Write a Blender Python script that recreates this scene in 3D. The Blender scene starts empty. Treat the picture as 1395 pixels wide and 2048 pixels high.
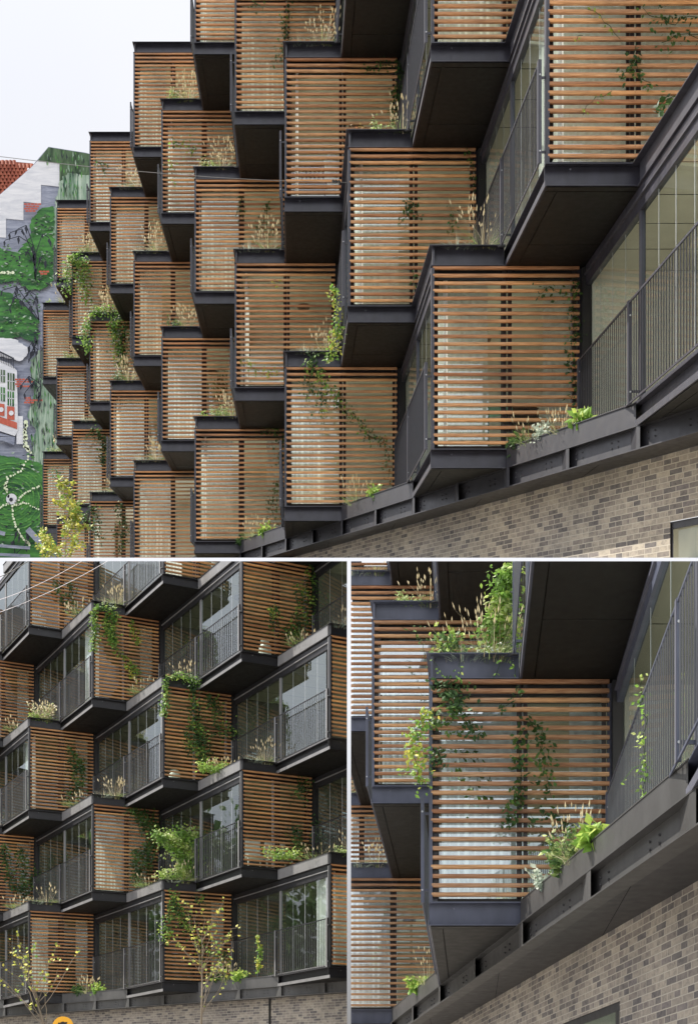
import bpy, bmesh, math, random
from mathutils import Vector, Matrix
random.seed(7)
C = bpy.context.scene
COL = C.collection
F = 2200.0; CX = 697.5; HY = 2207.0      # lens in photo pixels, horizon row
GROUND = -1.6

# ------------------------------------------------------------------ materials
MATS = {}
def nodes(name):
    m = bpy.data.materials.new(name); m.use_nodes = True
    nt = m.node_tree; nt.nodes.clear()
    MATS[name] = m
    return m, nt
def N(nt, t, **kw):
    n = nt.nodes.new(t)
    for k, v in kw.items():
        if hasattr(n, k) and k not in ('Scale',): setattr(n, k, v)
        else: n.inputs[k].default_value = v
    return n
def L(nt, a, b): nt.links.new(a, b)
def ramp(nt, fac, stops, interp='LINEAR'):
    r = nt.nodes.new('ShaderNodeValToRGB'); r.color_ramp.interpolation = interp
    els = r.color_ramp.elements
    while len(els) < len(stops): els.new(0.5)
    for e, (p, c) in zip(els, stops): e.position = p; e.color = (*c, 1)
    L(nt, fac, r.inputs[0]); return r.outputs[0]
def out(nt, sh):
    o = nt.nodes.new('ShaderNodeOutputMaterial'); L(nt, sh, o.inputs[0])
def principled(nt, **kw):
    p = nt.nodes.new('ShaderNodeBsdfPrincipled')
    for k, v in kw.items(): p.inputs[k.replace('_', ' ')].default_value = v
    return p
def mul(nt, a, b):
    m = nt.nodes.new('ShaderNodeMix'); m.data_type = 'RGBA'; m.blend_type = 'MULTIPLY'
    m.inputs[0].default_value = 1
    L(nt, a, m.inputs[6]); L(nt, b, m.inputs[7]); return m.outputs[2]

def metal(name, c, rough=0.42, var=0.25, spec=.5):
    m, nt = nodes(name)
    g = N(nt, 'ShaderNodeNewGeometry')
    mp = N(nt, 'ShaderNodeMapping'); mp.inputs['Scale'].default_value = (2.2, 2.2, .7)
    L(nt, g.outputs['Position'], mp.inputs[0])
    n = N(nt, 'ShaderNodeTexNoise', Scale=1.6, Detail=6.0, Roughness=.6); L(nt, mp.outputs[0], n.inputs[0])
    lo = tuple(x*(1-var) for x in c); hi = tuple(x*(1+var) for x in c)
    cl = ramp(nt, n.outputs[0], [(.3, lo), (.7, hi)])
    p = principled(nt, Metallic=0.0); L(nt, cl, p.inputs['Base Color'])
    p.inputs['Specular IOR Level'].default_value = spec
    n2 = N(nt, 'ShaderNodeTexNoise', Scale=9.0, Detail=4.0); L(nt, g.outputs['Position'], n2.inputs[0])
    mr = N(nt, 'ShaderNodeMapRange'); mr.inputs[3].default_value = rough-.1; mr.inputs[4].default_value = rough+.18
    L(nt, n2.outputs[0], mr.inputs[0]); L(nt, mr.outputs[0], p.inputs['Roughness'])
    out(nt, p.outputs[0]); return m
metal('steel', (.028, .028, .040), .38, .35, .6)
metal('steel_lit', (.045, .046, .060), .4, .2, .6)  # same paint as steel, with sunlight on the glazed side put into its colour
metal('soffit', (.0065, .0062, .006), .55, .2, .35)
metal('gunmetal', (.022, .022, .025), .45, .2)
metal('joint', (.004, .004, .004), .8, .0, .1)
metal('alu', (.45, .47, .5), .35, .1)
metal('white_paint', (.8, .79, .76), .5, .06)
metal('ceiling', (.82, .77, .66), .7, .05, .2)
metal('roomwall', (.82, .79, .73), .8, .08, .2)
metal('floor_oak', (.58, .52, .42), .5, .2, .3)
metal('soil', (.05, .04, .03), .95, .3, .1)
metal('lamp', (.03, .03, .03), .5, .1)
metal('cable', (.32, .32, .33), .5, .1)
metal('cable_pale', (.75, .70, .72), .5, .05)
metal('bark', (.24, .2, .15), .85, .3, .2)
metal('wicker', (.10, .07, .045), .7, .3, .2)
metal('sign_yellow', (.85, .42, .02), .45, .05)
metal('sign_black', (.01, .01, .01), .5, .1)
metal('concrete', (.27, .26, .25), .85, .2, .2)
metal('teal', (.05, .25, .2), .4, .1)
metal('rust_cloth', (.35, .08, .05), .8, .15)

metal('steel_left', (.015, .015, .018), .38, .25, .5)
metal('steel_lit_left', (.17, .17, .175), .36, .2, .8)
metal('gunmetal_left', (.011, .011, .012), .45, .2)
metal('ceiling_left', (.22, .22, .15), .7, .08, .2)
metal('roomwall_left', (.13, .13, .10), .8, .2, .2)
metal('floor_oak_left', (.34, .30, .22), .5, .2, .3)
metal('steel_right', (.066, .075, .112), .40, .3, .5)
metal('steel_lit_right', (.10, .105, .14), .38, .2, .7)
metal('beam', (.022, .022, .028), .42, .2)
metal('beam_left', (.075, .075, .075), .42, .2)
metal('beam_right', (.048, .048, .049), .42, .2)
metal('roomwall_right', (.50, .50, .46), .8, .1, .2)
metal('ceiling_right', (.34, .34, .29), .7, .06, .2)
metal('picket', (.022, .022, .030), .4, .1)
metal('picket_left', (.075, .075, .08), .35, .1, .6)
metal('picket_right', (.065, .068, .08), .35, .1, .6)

def mat_wood(name='cedar', g=(1, 1, 1)):
    m, nt = nodes(name)
    uv = N(nt, 'ShaderNodeUVMap')
    at = N(nt, 'ShaderNodeAttribute', attribute_name='tint')
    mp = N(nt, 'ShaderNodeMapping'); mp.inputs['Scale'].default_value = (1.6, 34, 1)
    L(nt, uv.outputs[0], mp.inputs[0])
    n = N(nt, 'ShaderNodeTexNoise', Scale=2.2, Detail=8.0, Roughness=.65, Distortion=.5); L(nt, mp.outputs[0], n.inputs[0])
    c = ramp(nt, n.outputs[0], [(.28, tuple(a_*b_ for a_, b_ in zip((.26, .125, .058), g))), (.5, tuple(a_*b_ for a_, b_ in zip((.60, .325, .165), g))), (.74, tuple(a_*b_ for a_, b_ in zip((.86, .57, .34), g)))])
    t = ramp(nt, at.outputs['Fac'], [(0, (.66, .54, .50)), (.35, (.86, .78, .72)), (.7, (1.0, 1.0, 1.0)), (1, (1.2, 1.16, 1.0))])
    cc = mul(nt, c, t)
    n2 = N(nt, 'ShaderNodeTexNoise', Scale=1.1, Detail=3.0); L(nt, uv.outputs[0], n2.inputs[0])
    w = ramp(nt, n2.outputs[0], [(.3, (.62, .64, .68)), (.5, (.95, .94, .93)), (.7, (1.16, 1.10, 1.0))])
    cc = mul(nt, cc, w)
    p = principled(nt, Roughness=.62); p.inputs['Specular IOR Level'].default_value = .35
    L(nt, cc, p.inputs['Base Color'])
    b = N(nt, 'ShaderNodeBump', Strength=.25, Distance=.01); L(nt, n.outputs[0], b.inputs['Height']); L(nt, b.outputs[0], p.inputs['Normal'])
    out(nt, p.outputs[0])
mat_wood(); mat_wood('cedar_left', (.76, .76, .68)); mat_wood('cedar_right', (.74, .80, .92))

def mat_brick():
    m, nt = nodes('brick')
    uv = N(nt, 'ShaderNodeUVMap')
    b = nt.nodes.new('ShaderNodeTexBrick')
    b.inputs['Color1'].default_value = (0, 0, 0, 1); b.inputs['Color2'].default_value = (1, 1, 1, 1)
    b.inputs['Mortar'].default_value = (.5, .5, .5, 1)
    b.inputs['Scale'].default_value = 1; b.inputs['Mortar Size'].default_value = .0062
    b.inputs['Mortar Smooth'].default_value = .15
    b.inputs['Brick Width'].default_value = .242; b.inputs['Row Height'].default_value = .0715
    b.offset = .5; b.squash = .62; b.squash_frequency = 3
    nz = N(nt, 'ShaderNodeTexNoise', Scale=14.0, Detail=3.0); L(nt, uv.outputs[0], nz.inputs[0])
    mv = N(nt, 'ShaderNodeVectorMath', operation='MULTIPLY_ADD')
    L(nt, nz.outputs['Color'], mv.inputs[0]); mv.inputs[1].default_value = (.008, .006, 0); L(nt, uv.outputs[0], mv.inputs[2])
    L(nt, mv.outputs[0], b.inputs['Vector'])
    c = ramp(nt, b.outputs['Color'], [(0, (.16, .15, .15)), (.15, (.20, .185, .175)), (.32, (.27, .24, .215)), (.5, (.33, .30, .26)), (.68, (.37, .335, .285)), (.86, (.42, .38, .32)), (1, (.22, .20, .195))])
    n = N(nt, 'ShaderNodeTexNoise', Scale=9.0, Detail=8.0, Roughness=.75); L(nt, uv.outputs[0], n.inputs[0])
    sm = ramp(nt, n.outputs[0], [(.3, (.48, .48, .52)), (.48, (.95, .94, .92)), (.7, (1.30, 1.27, 1.20))])
    c = mul(nt, c, sm)
    mx = N(nt, 'ShaderNodeMix', data_type='RGBA'); L(nt, b.outputs['Fac'], mx.inputs[0]); L(nt, c, mx.inputs[6]); mx.inputs[7].default_value = (.50, .46, .385, 1)
    n3 = N(nt, 'ShaderNodeTexNoise', Scale=.8, Detail=4.0); L(nt, uv.outputs[0], n3.inputs[0])
    st = ramp(nt, n3.outputs[0], [(.3, (.70, .71, .74)), (.7, (.95, .955, .98))])
    col = mul(nt, mx.outputs[2], st)
    p = principled(nt, Roughness=.9); p.inputs['Specular IOR Level'].default_value = .15
    L(nt, col, p.inputs['Base Color'])
    inv = N(nt, 'ShaderNodeMath', operation='SUBTRACT'); inv.inputs[0].default_value = 1; L(nt, b.outputs['Fac'], inv.inputs[1])
    bp = N(nt, 'ShaderNodeBump', Strength=.7, Distance=.012); L(nt, inv.outputs[0], bp.inputs['Height'])
    bp2 = N(nt, 'ShaderNodeBump', Strength=.35, Distance=.006); L(nt, n.outputs[0], bp2.inputs['Height']); L(nt, bp.outputs[0], bp2.inputs['Normal'])
    L(nt, bp2.outputs[0], p.inputs['Normal'])
    out(nt, p.outputs[0])
mat_brick()

def mat_glass(name='glass', base=.03):
    m, nt = nodes(name)
    tr = N(nt, 'ShaderNodeBsdfTransparent'); tr.inputs[0].default_value = (.93, .97, .95, 1)
    gl = N(nt, 'ShaderNodeBsdfGlossy'); gl.inputs['Roughness'].default_value = .015; gl.inputs[0].default_value = (.85, .92, .95, 1)
    fr = N(nt, 'ShaderNodeFresnel', IOR=1.55)
    g = N(nt, 'ShaderNodeNewGeometry')
    n = N(nt, 'ShaderNodeTexNoise', Scale=.8, Detail=1.0); L(nt, g.outputs['Position'], n.inputs[0])
    bp = N(nt, 'ShaderNodeBump', Strength=.05, Distance=.05); L(nt, n.outputs[0], bp.inputs['Height'])
    L(nt, bp.outputs[0], gl.inputs['Normal'])
    ad = N(nt, 'ShaderNodeMath', operation='MULTIPLY_ADD'); L(nt, fr.outputs[0], ad.inputs[0]); ad.inputs[1].default_value = .9; ad.inputs[2].default_value = base
    fb = N(nt, 'ShaderNodeMath', operation='SUBTRACT'); fb.inputs[0].default_value = 1; L(nt, g.outputs['Backfacing'], fb.inputs[1])
    am = N(nt, 'ShaderNodeMath', operation='MULTIPLY'); L(nt, ad.outputs[0], am.inputs[0]); L(nt, fb.outputs[0], am.inputs[1])
    mx = N(nt, 'ShaderNodeMixShader'); L(nt, am.outputs[0], mx.inputs[0]); L(nt, tr.outputs[0], mx.inputs[1]); L(nt, gl.outputs[0], mx.inputs[2])
    out(nt, mx.outputs[0])
mat_glass(); mat_glass('glass_front', .17); mat_glass('glass_front_left', .05); mat_glass('glass_front_right', .36); mat_glass('glass_left', .13)

def mat_cloth(name='curtain', cc=(.92, .91, .89, 1)):
    m, nt = nodes(name)
    d = N(nt, 'ShaderNodeBsdfDiffuse'); d.inputs[0].default_value = cc
    t = N(nt, 'ShaderNodeBsdfTranslucent'); t.inputs[0].default_value = cc
    mx = N(nt, 'ShaderNodeMixShader', ); mx.inputs[0].default_value = .4
    L(nt, d.outputs[0], mx.inputs[1]); L(nt, t.outputs[0], mx.inputs[2]); out(nt, mx.outputs[0])
mat_cloth(); mat_cloth('curtain_right', (.80, .86, .98, 1))

def mat_leaf(name, stops, trans=.45):
    m, nt = nodes(name)
    at = N(nt, 'ShaderNodeAttribute', attribute_name='tint')
    c = ramp(nt, at.outputs['Fac'], stops)
    p = principled(nt, Roughness=.5); p.inputs['Specular IOR Level'].default_value = .4
    L(nt, c, p.inputs['Base Color'])
    t = N(nt, 'ShaderNodeBsdfTranslucent')
    br = N(nt, 'ShaderNodeBrightContrast', Bright=.03); L(nt, c, br.inputs[0]); L(nt, br.outputs[0], t.inputs[0])
    mx = N(nt, 'ShaderNodeMixShader'); mx.inputs[0].default_value = trans
    L(nt, p.outputs[0], mx.inputs[1]); L(nt, t.outputs[0], mx.inputs[2]); out(nt, mx.outputs[0])
mat_leaf('leaf_dark', [(0, (.02, .055, .015)), (.5, (.045, .11, .025)), (.85, (.09, .19, .04)), (1, (.16, .28, .06))])
mat_leaf('leaf_bright', [(0, (.09, .20, .03)), (.5, (.20, .38, .05)), (1, (.46, .56, .12))])
mat_leaf('leaf_yellow', [(0, (.16, .22, .03)), (.5, (.36, .40, .05)), (1, (.62, .56, .10))])
mat_leaf('grass_dry', [(0, (.30, .24, .13)), (.5, (.60, .52, .33)), (1, (.84, .77, .56))])
mat_leaf('grass_green', [(0, (.09, .17, .04)), (.5, (.22, .33, .09)), (1, (.45, .52, .20))])
mat_leaf('grass_blue', [(0, (.20, .28, .22)), (.5, (.38, .46, .38)), (1, (.6, .66, .55))])
mat_leaf('leaf_red', [(0, (.2, .05, .03)), (.5, (.30, .14, .05)), (1, (.4, .30, .08))])

def mat_paint(name, c1, c2, sc=(3, 3, .5), scale=1.0, det=8.0):
    m, nt = nodes(name)
    g = N(nt, 'ShaderNodeTexCoord')
    mp = N(nt, 'ShaderNodeMapping'); mp.inputs['Scale'].default_value = sc
    L(nt, g.outputs['Object'], mp.inputs[0])
    n = N(nt, 'ShaderNodeTexNoise', Scale=scale, Detail=det, Roughness=.7, Distortion=.6); L(nt, mp.outputs[0], n.inputs[0])
    c = ramp(nt, n.outputs[0], [(.36, c1), (.62, c2)])
    p = principled(nt, Roughness=.85); L(nt, c, p.inputs['Base Color']); out(nt, p.outputs[0])
mat_paint('m_white', (.58, .60, .65), (.76, .77, .80), (.6, .6, 3))
mat_paint('m_grey', (.17, .19, .26), (.36, .39, .48), (.8, .8, 4))
mat_paint('m_dkgreen', (.015, .04, .02), (.12, .20, .10), (3, 3, .5), .9)
mat_paint('m_green', (.012, .055, .03), (.09, .30, .06), (.35, .35, 1.6), 1.1, 12)
mat_paint('m_stream', (.03, .13, .06), (.50, .60, .50), (4, 4, .22), 1.3, 12)
mat_paint('m_lime', (.06, .22, .04), (.14, .36, .08), (1.2, 1.2, 1.2), 1.4)
mat_paint('m_black', (.01, .012, .02), (.03, .035, .05))
mat_paint('m_red', (.40, .08, .05), (.55, .14, .09))
mat_paint('m_dot', (.62, .72, .45), (.8, .85, .66))
mat_paint('tile', (.20, .045, .025), (.34, .10, .055), (2, 2, 2), 1.2)

# ------------------------------------------------------------------ panels (three sight-lines of the same facade)
class Panel:
    def __init__(s, name, P0, U, V, a, b, zs, S, inside, z0, even):
        s.name, s.P0, s.U, s.V, s.a, s.b, s.S = name, Vector(P0), Vector(U), Vector(V), a, b, S
        s.inside = inside; s.z0 = z0; s.even = even; s.zs = zs
    def W(s, p):
        return s.S*(s.P0 + p[0]*s.U + p[1]*s.V + Vector((0, 0, (p[2]+s.z0)*s.zs)))
    def corner(s, m): return (-m*s.a, m*s.b)
    def ok(s, w): return all(n.dot(w) >= 0 for n in s.inside)
    def pick(s, x, y, t):
        """point of the vertical plane at depth-coordinate t that is seen at photo pixel x,y -> local s,t,z"""
        rx, rz = (x-CX)/F, (HY-y)/F
        # lam*rx = P0x+sUx+tVx ; lam = P0y+sUy+tVy
        A, B = s.U.x-rx*s.U.y, rx*(s.P0.y+t*s.V.y)-s.P0.x-t*s.V.x
        q = B/A; lam = s.P0.y+q*s.U.y+t*s.V.y
        z = (lam*rz-(s.P0.z+q*s.U.z+t*s.V.z))/s.zs-s.z0
        return (q, t, z)
    def pickB(s, x, y, sv):
        rx, rz = (x-CX)/F, (HY-y)/F
        A, B = s.V.x-rx*s.V.y, rx*(s.P0.y+sv*s.U.y)-s.P0.x-sv*s.U.x
        q = B/A; lam = s.P0.y+sv*s.U.y+q*s.V.y
        z = (lam*rz-(s.P0.z+sv*s.U.z+q*s.V.z))/s.zs-s.z0
        return (sv, q, z)
def frontal(name, x0, hy, vpx, apx, beta, S, z0, inside, even):
    a = 2.2; d0 = F*a/apx
    P0 = (d0*(x0-CX)/F, d0, d0*(HY-hy)/F)
    V = Vector(((vpx-CX)/F, 1, (HY-hy)/F)); b = beta*d0
    return Panel(name, P0, (1, 0, 0), V, a, b, 1.0, S, inside, z0, even)
bot1 = Vector((0, -(HY-1115.5), F)); top23 = Vector((0, HY-1122.5, -F))
R2 = Vector((-F, -(CX-693.5), 0)); L3 = Vector((F, -(701.5-CX), 0))
P1 = frontal('upper', 862, 1376, 592, 301, .315, 1.25, 3.216, [bot1], 0)
P3 = frontal('right', 857, 2330, 942, 367, .695, .9, 2.87, [top23, L3], 0)
d2 = F/72.6
U2 = Vector(((6260-CX)/F, 1, 0)); V2 = Vector(((-852-CX)/F, 1, 0))
ul = U2.length; vl = V2.length
a2 = .0252*d2*ul; b2 = .140*d2*vl
P2 = Panel('left', (d2*(484-CX)/F, d2, 0), U2/ul, V2/vl, a2, b2, 1.0, 1.0, [top23, R2], 237/72.6, 1)
H = 2.975

# ------------------------------------------------------------------ mesh builder
class MB:
    def __init__(s): s.v = []; s.f = []; s.uv = []; s.mi = []; s.ti = []; s.mats = []
    def mat(s, n):
        if n not in s.mats: s.mats.append(n)
        return s.mats.index(n)
    def face(s, pts, m, tint=.5, uv=None, w=False):
        i = len(s.v); s.v += [(tuple(p), w) for p in pts]; s.f.append(list(range(i, i+len(pts))))
        s.mi.append(s.mat(m)); s.ti.append(tint)
        s.uv.append(uv or [(p[0]+p[1]*.9, p[2]+(p[1]*.3)) for p in pts])
    def box(s, x0, x1, y0, y1, z0, z1, m, tint=.5):
        if x1 < x0: x0, x1 = x1, x0
        if y1 < y0: y0, y1 = y1, y0
        i = len(s.v)
        P = [(x0,y0,z0),(x1,y0,z0),(x1,y1,z0),(x0,y1,z0),(x0,y0,z1),(x1,y0,z1),(x1,y1,z1),(x0,y1,z1)]
        s.v += [(p, False) for p in P]; k = s.mat(m)
        for q in ((0,3,2,1),(4,5,6,7),(0,1,5,4),(1,2,6,5),(2,3,7,6),(3,0,4,7)):
            s.f.append([i+j for j in q]); s.mi.append(k); s.ti.append(tint)
            s.uv.append([(P[j][0]+P[j][1]*.9, P[j][2]+P[j][1]*.3) for j in q])
    def prism(s, A, B, prof, m, tint=.5):
        """sweep a closed profile of offset vectors from A to B"""
        A, B = Vector(A), Vector(B); n = len(prof); i = len(s.v); k = s.mat(m)
        for E in (A, B):
            for p in prof: s.v.append((tuple(E+Vector(p)), False))
        for j in range(n):
            j2 = (j+1) % n; q = [i+j, i+j2, i+n+j2, i+n+j]
            s.f.append(q); s.mi.append(k); s.ti.append(tint)
            s.uv.append([(s.v[t][0][0]+s.v[t][0][1]*.9, s.v[t][0][2]+j*.13) for t in q])
        for q in ([i+j for j in range(n)][::-1], [i+n+j for j in range(n)]):
            s.f.append(q); s.mi.append(k); s.ti.append(tint); s.uv.append([(s.v[t][0][1], s.v[t][0][2]) for t in q])
    def cyl(s, A, B, r0, r1, m, n=6, tint=.5, w=False):
        A, B = Vector(A), Vector(B); d = (B-A)
        if d.length < 1e-6: return
        d.normalize(); x = d.orthogonal().normalized(); y = d.cross(x); i = len(s.v); k = s.mat(m)
        for E, r in ((A, r0), (B, r1)):
            for j in range(n):
                an = 2*math.pi*j/n; s.v.append((tuple(E+r*(math.cos(an)*x+math.sin(an)*y)), w))
        for j in range(n):
            j2 = (j+1) % n; s.f.append([i+j, i+j2, i+n+j2, i+n+j]); s.mi.append(k); s.ti.append(tint); s.uv.append([(0,0)]*4)
        for q in ([i+j for j in range(n)][::-1], [i+n+j for j in range(n)]):
            s.f.append(q); s.mi.append(k); s.ti.append(tint); s.uv.append([(0,0)]*n)
    def build(s, name, pan=None, parent=None, base=None, soft=False, smooth=False, panW=None):
        if not s.f: return None
        W = [Vector(p) if (w or pan is None) else pan.W(p) for p, w in s.v]
        ins = (panW or pan)
        org = Vector(parent['_o']) if parent is not None else (Vector(base) if base is not None else W[0].copy())
        bm = bmesh.new(); uvl = bm.loops.layers.uv.new('UVMap'); tl = bm.loops.layers.float_color.new('tint')
        okv = [True]*len(W) if ins is None else [ins.ok(w) for w in W]
        if not any(okv): bm.free(); return None
        bv = [bm.verts.new(w) for w in W]
        for fi, f in enumerate(s.f):
            if soft and not all(okv[i] for i in f): continue
            try: bf = bm.faces.new([bv[i] for i in f])
            except ValueError: continue
            bf.material_index = s.mi[fi]; bf.smooth = smooth; t = s.ti[fi]
            for lp, u in zip(bf.loops, s.uv[fi]): lp[uvl].uv = u; lp[tl] = (t, t, t, 1)
        if ins is not None and not all(okv) and not soft:
            for n in ins.inside:
                r = bmesh.ops.bisect_plane(bm, geom=bm.verts[:]+bm.edges[:]+bm.faces[:], dist=1e-5, plane_co=(0,0,0), plane_no=-n, clear_outer=True)
                ed = [e for e in r['geom_cut'] if isinstance(e, bmesh.types.BMEdge) and e.is_boundary]
                if ed:
                    try: bmesh.ops.holes_fill(bm, edges=ed, sides=0)
                    except Exception: pass
        loose = [v for v in bm.verts if not v.link_faces]
        if loose: bmesh.ops.delete(bm, geom=loose, context='VERTS')
        if not bm.faces: bm.free(); return None
        bmesh.ops.translate(bm, verts=bm.verts, vec=-org)
        me = bpy.data.meshes.new(name); bm.to_mesh(me); bm.free()
        pn = (ins.name if ins is not None else '')
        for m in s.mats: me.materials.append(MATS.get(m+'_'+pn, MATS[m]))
        o = bpy.data.objects.new(name, me); COL.objects.link(o)
        if parent is not None: o.parent = parent
        else: o.location = org
        o['_o'] = tuple(org)
        return o
def tag(o, label, cat, group=None, kind=None):
    if o is None: return None
    o['label'] = label; o['category'] = cat
    if group: o['group'] = group
    if kind: o['kind'] = kind
    return o
def empty(name, loc, label, cat, group=None):
    e = bpy.data.objects.new(name, None); COL.objects.link(e); e.location = loc; e['_o'] = tuple(loc); e.empty_display_size = .3
    return tag(e, label, cat, group)

# ------------------------------------------------------------------ one bay of the facade
def channel_A(mb, s0, s1, t, z0, z1, m='steel', lip=.085):
    mb.box(s0, s1, t+lip, t+lip+.02, z0+.014, z1-.014, m)
    mb.box(s0, s1, t, t+lip+.02, z0, z0+.014, m); mb.box(s0, s1, t, t+lip+.02, z1-.014, z1, m)
def channel_B(mb, t0, t1, s, z0, z1, m='steel', lip=.085):
    mb.box(s+lip, s+lip+.02, t0, t1, z0+.014, z1-.014, m)
    mb.box(s, s+lip+.02, t0, t1, z0, z0+.014, m); mb.box(s, s+lip+.02, t0, t1, z1-.014, z1, m)

BARE = {('upper', 1, 2), ('left', 0, 3), ('left', 0, 1), ('left', 1.5, 4), ('left', .5, 2), ('upper', 1.5, 1)}
def bay(pan, root, m, k, roof=False, lastleft=False):
    a, b = pan.a, pan.b; rnd = random.Random(int(m*2)*31+k*7+len(pan.name)*101)
    cs, ct = pan.corner(m); z = k*H
    # frame of steel: bottom channels, corner posts, bolts
    f = MB()
    channel_A(f, cs, cs+a-.09, ct, z, z+.285)
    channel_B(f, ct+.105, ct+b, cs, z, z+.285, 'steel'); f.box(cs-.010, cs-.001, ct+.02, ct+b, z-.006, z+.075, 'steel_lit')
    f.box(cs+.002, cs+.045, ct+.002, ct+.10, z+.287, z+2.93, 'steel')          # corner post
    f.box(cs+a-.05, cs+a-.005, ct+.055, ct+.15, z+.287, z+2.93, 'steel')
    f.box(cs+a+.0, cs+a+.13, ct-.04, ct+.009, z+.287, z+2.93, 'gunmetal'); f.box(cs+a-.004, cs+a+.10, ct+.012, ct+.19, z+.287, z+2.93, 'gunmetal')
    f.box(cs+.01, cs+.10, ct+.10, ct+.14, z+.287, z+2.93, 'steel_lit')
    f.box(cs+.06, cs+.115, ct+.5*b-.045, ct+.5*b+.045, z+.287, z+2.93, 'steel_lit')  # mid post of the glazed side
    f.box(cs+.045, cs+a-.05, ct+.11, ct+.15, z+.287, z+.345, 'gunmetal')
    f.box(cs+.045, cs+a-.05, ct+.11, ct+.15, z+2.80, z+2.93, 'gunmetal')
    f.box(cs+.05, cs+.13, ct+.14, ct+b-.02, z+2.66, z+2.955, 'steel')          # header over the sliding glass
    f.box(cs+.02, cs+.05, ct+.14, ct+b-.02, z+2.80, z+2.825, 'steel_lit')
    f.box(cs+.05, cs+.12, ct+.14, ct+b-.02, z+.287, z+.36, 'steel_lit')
    f.cyl((cs+.30, ct-.0, z+.20), (cs+.30, ct+.012, z+.20), .010, .010, 'steel_lit')
    f.cyl((cs+.52*a, ct+.01, z+.325), (cs+.52*a, ct+.13, z+.325), .022, .022, 'gunmetal', 8)
    frame = f.build('bay', pan, root)
    if frame is None: return
    frame['_o'] = root['_o']
    par = frame
    # soffit
    g = MB()
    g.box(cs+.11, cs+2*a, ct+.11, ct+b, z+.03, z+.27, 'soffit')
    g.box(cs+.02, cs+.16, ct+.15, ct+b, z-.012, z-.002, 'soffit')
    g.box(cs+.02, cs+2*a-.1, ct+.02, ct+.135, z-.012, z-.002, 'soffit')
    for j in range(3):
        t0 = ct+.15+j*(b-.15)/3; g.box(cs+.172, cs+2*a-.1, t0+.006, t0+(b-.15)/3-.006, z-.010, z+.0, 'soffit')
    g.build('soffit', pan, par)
    # slats
    sl = MB(); n = 24; pitch = (2.925-.365)/(n-1)
    prof = [(0, .002, .040), (0, .002, .016), (0, .012, .0), (0, .050, .0), (0, .050, .044), (0, .006, .044)]
    for i in range(n):
        zz = z+.352+i*pitch; tt = min(1, max(0, rnd.gauss(.56, .30)))
        if i >= n-2: tt *= .6
        dy = rnd.uniform(-.002, .002)
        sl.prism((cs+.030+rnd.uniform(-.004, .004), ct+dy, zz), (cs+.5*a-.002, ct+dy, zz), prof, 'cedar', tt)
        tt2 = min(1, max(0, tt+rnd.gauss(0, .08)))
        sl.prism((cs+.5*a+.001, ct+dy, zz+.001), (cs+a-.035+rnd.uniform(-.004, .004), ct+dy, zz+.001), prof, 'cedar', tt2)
    sl.build('slat_screen', pan, par)
    # battens that carry the slats
    bt = MB()
    for sx in (.055, .5*a-.045, .5*a+.035, a-.12):
        bt.box(cs+sx, cs+sx+.05, ct+.056, ct+.106, z+.346, z+2.925, 'gunmetal')
    bt.build('slat_post', pan, par)
    # window behind the slats
    w = MB(); w.box(cs+.1, cs+a-.1, ct+.30, ct+.308, z+.34, z+2.80, 'glass_front'); w.build('window_pane', pan, par)
    wf = MB()
    for sx in (.06, .5*a-.03, a-.1): wf.box(cs+sx, cs+sx+.055, ct+.27, ct+.298, z+.30, z+2.86, 'alu' if rnd.random() < .35 else 'gunmetal')
    wf.box(cs+.12, cs+a-.02, ct+.312, ct+.34, z+2.80, z+2.86, 'gunmetal'); wf.box(cs+.12, cs+a-.02, ct+.312, ct+.34, z+.29, z+.345, 'gunmetal')
    wf.build('window_frame', pan, par)
    # sliding glass of the open side
    gp = MB(); fr = MB()
    for h in range(2):
        t0 = ct+.16+h*(b*.5-.06); t1 = t0+b*.5-.2; ww = (t1-t0)/4
        for j in range(4):
            off = .0015*(j % 2)
            gp.box(cs+.082+off, cs+.089+off, t0+j*ww+.006, t0+(j+1)*ww-.006, z+.37, z+2.65, 'glass')
            if j: fr.box(cs+.083, cs+.0885, t0+j*ww-.004, t0+j*ww+.004, z+.37, z+2.65, 'alu')
    gp.build('sliding_glass', pan, par); fr.build('glass_edge_profile', pan, par)
    # railing
    r = MB(); ra = -.085
    r.box(cs+ra-.004, cs+ra+.016, ct+.02, ct+b-.12, z+1.515, z+1.540, 'steel')
    r.box(cs+ra-.002, cs+ra+.012, ct+.02, ct+b-.12, z+.275, z+.300, 'steel')
    npk = {'upper': 54, 'left': 46, 'right': 84}[pan.name]; dp = (b-.2)/npk
    for j in range(npk):
        tt = ct+.07+j*dp; r.box(cs+ra+.0, cs+ra+.010, tt, tt+.012*b/5, z+.30, z+1.515, 'picket')
    r.box(cs+ra+.012, cs+.0, ct+.04, ct+.055, z+1.34, z+1.37, 'steel'); r.box(cs+ra+.012, cs+.0, ct+.04, ct+.055, z+.42, z+.45, 'steel')
    r.box(cs+ra+.012, cs+.06, ct+.5*b-.01, ct+.5*b+.01, z+.42, z+.45, 'steel')
    rl = r.build('railing', pan, par)
    for tt in (ct+.0, ct+.5*b-.03, ct+b-.16):
        r2 = MB()
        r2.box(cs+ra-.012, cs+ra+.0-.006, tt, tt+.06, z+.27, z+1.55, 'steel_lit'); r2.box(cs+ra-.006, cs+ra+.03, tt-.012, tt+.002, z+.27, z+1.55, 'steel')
        for zz in (.42, 1.36):
            r2.cyl((cs+ra+.008, tt-.022, z+zz), (cs+ra+.008, tt-.010, z+zz), .011, .009, 'alu', 8)
        r2.build('railing_post', pan, par)
    # planter on the free quarter of the roof
    q = MB(); pz0, pz1 = z+H, z+H+.285
    sa = a if roof else .5*a-.02; tb = b if roof else .5*b
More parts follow.
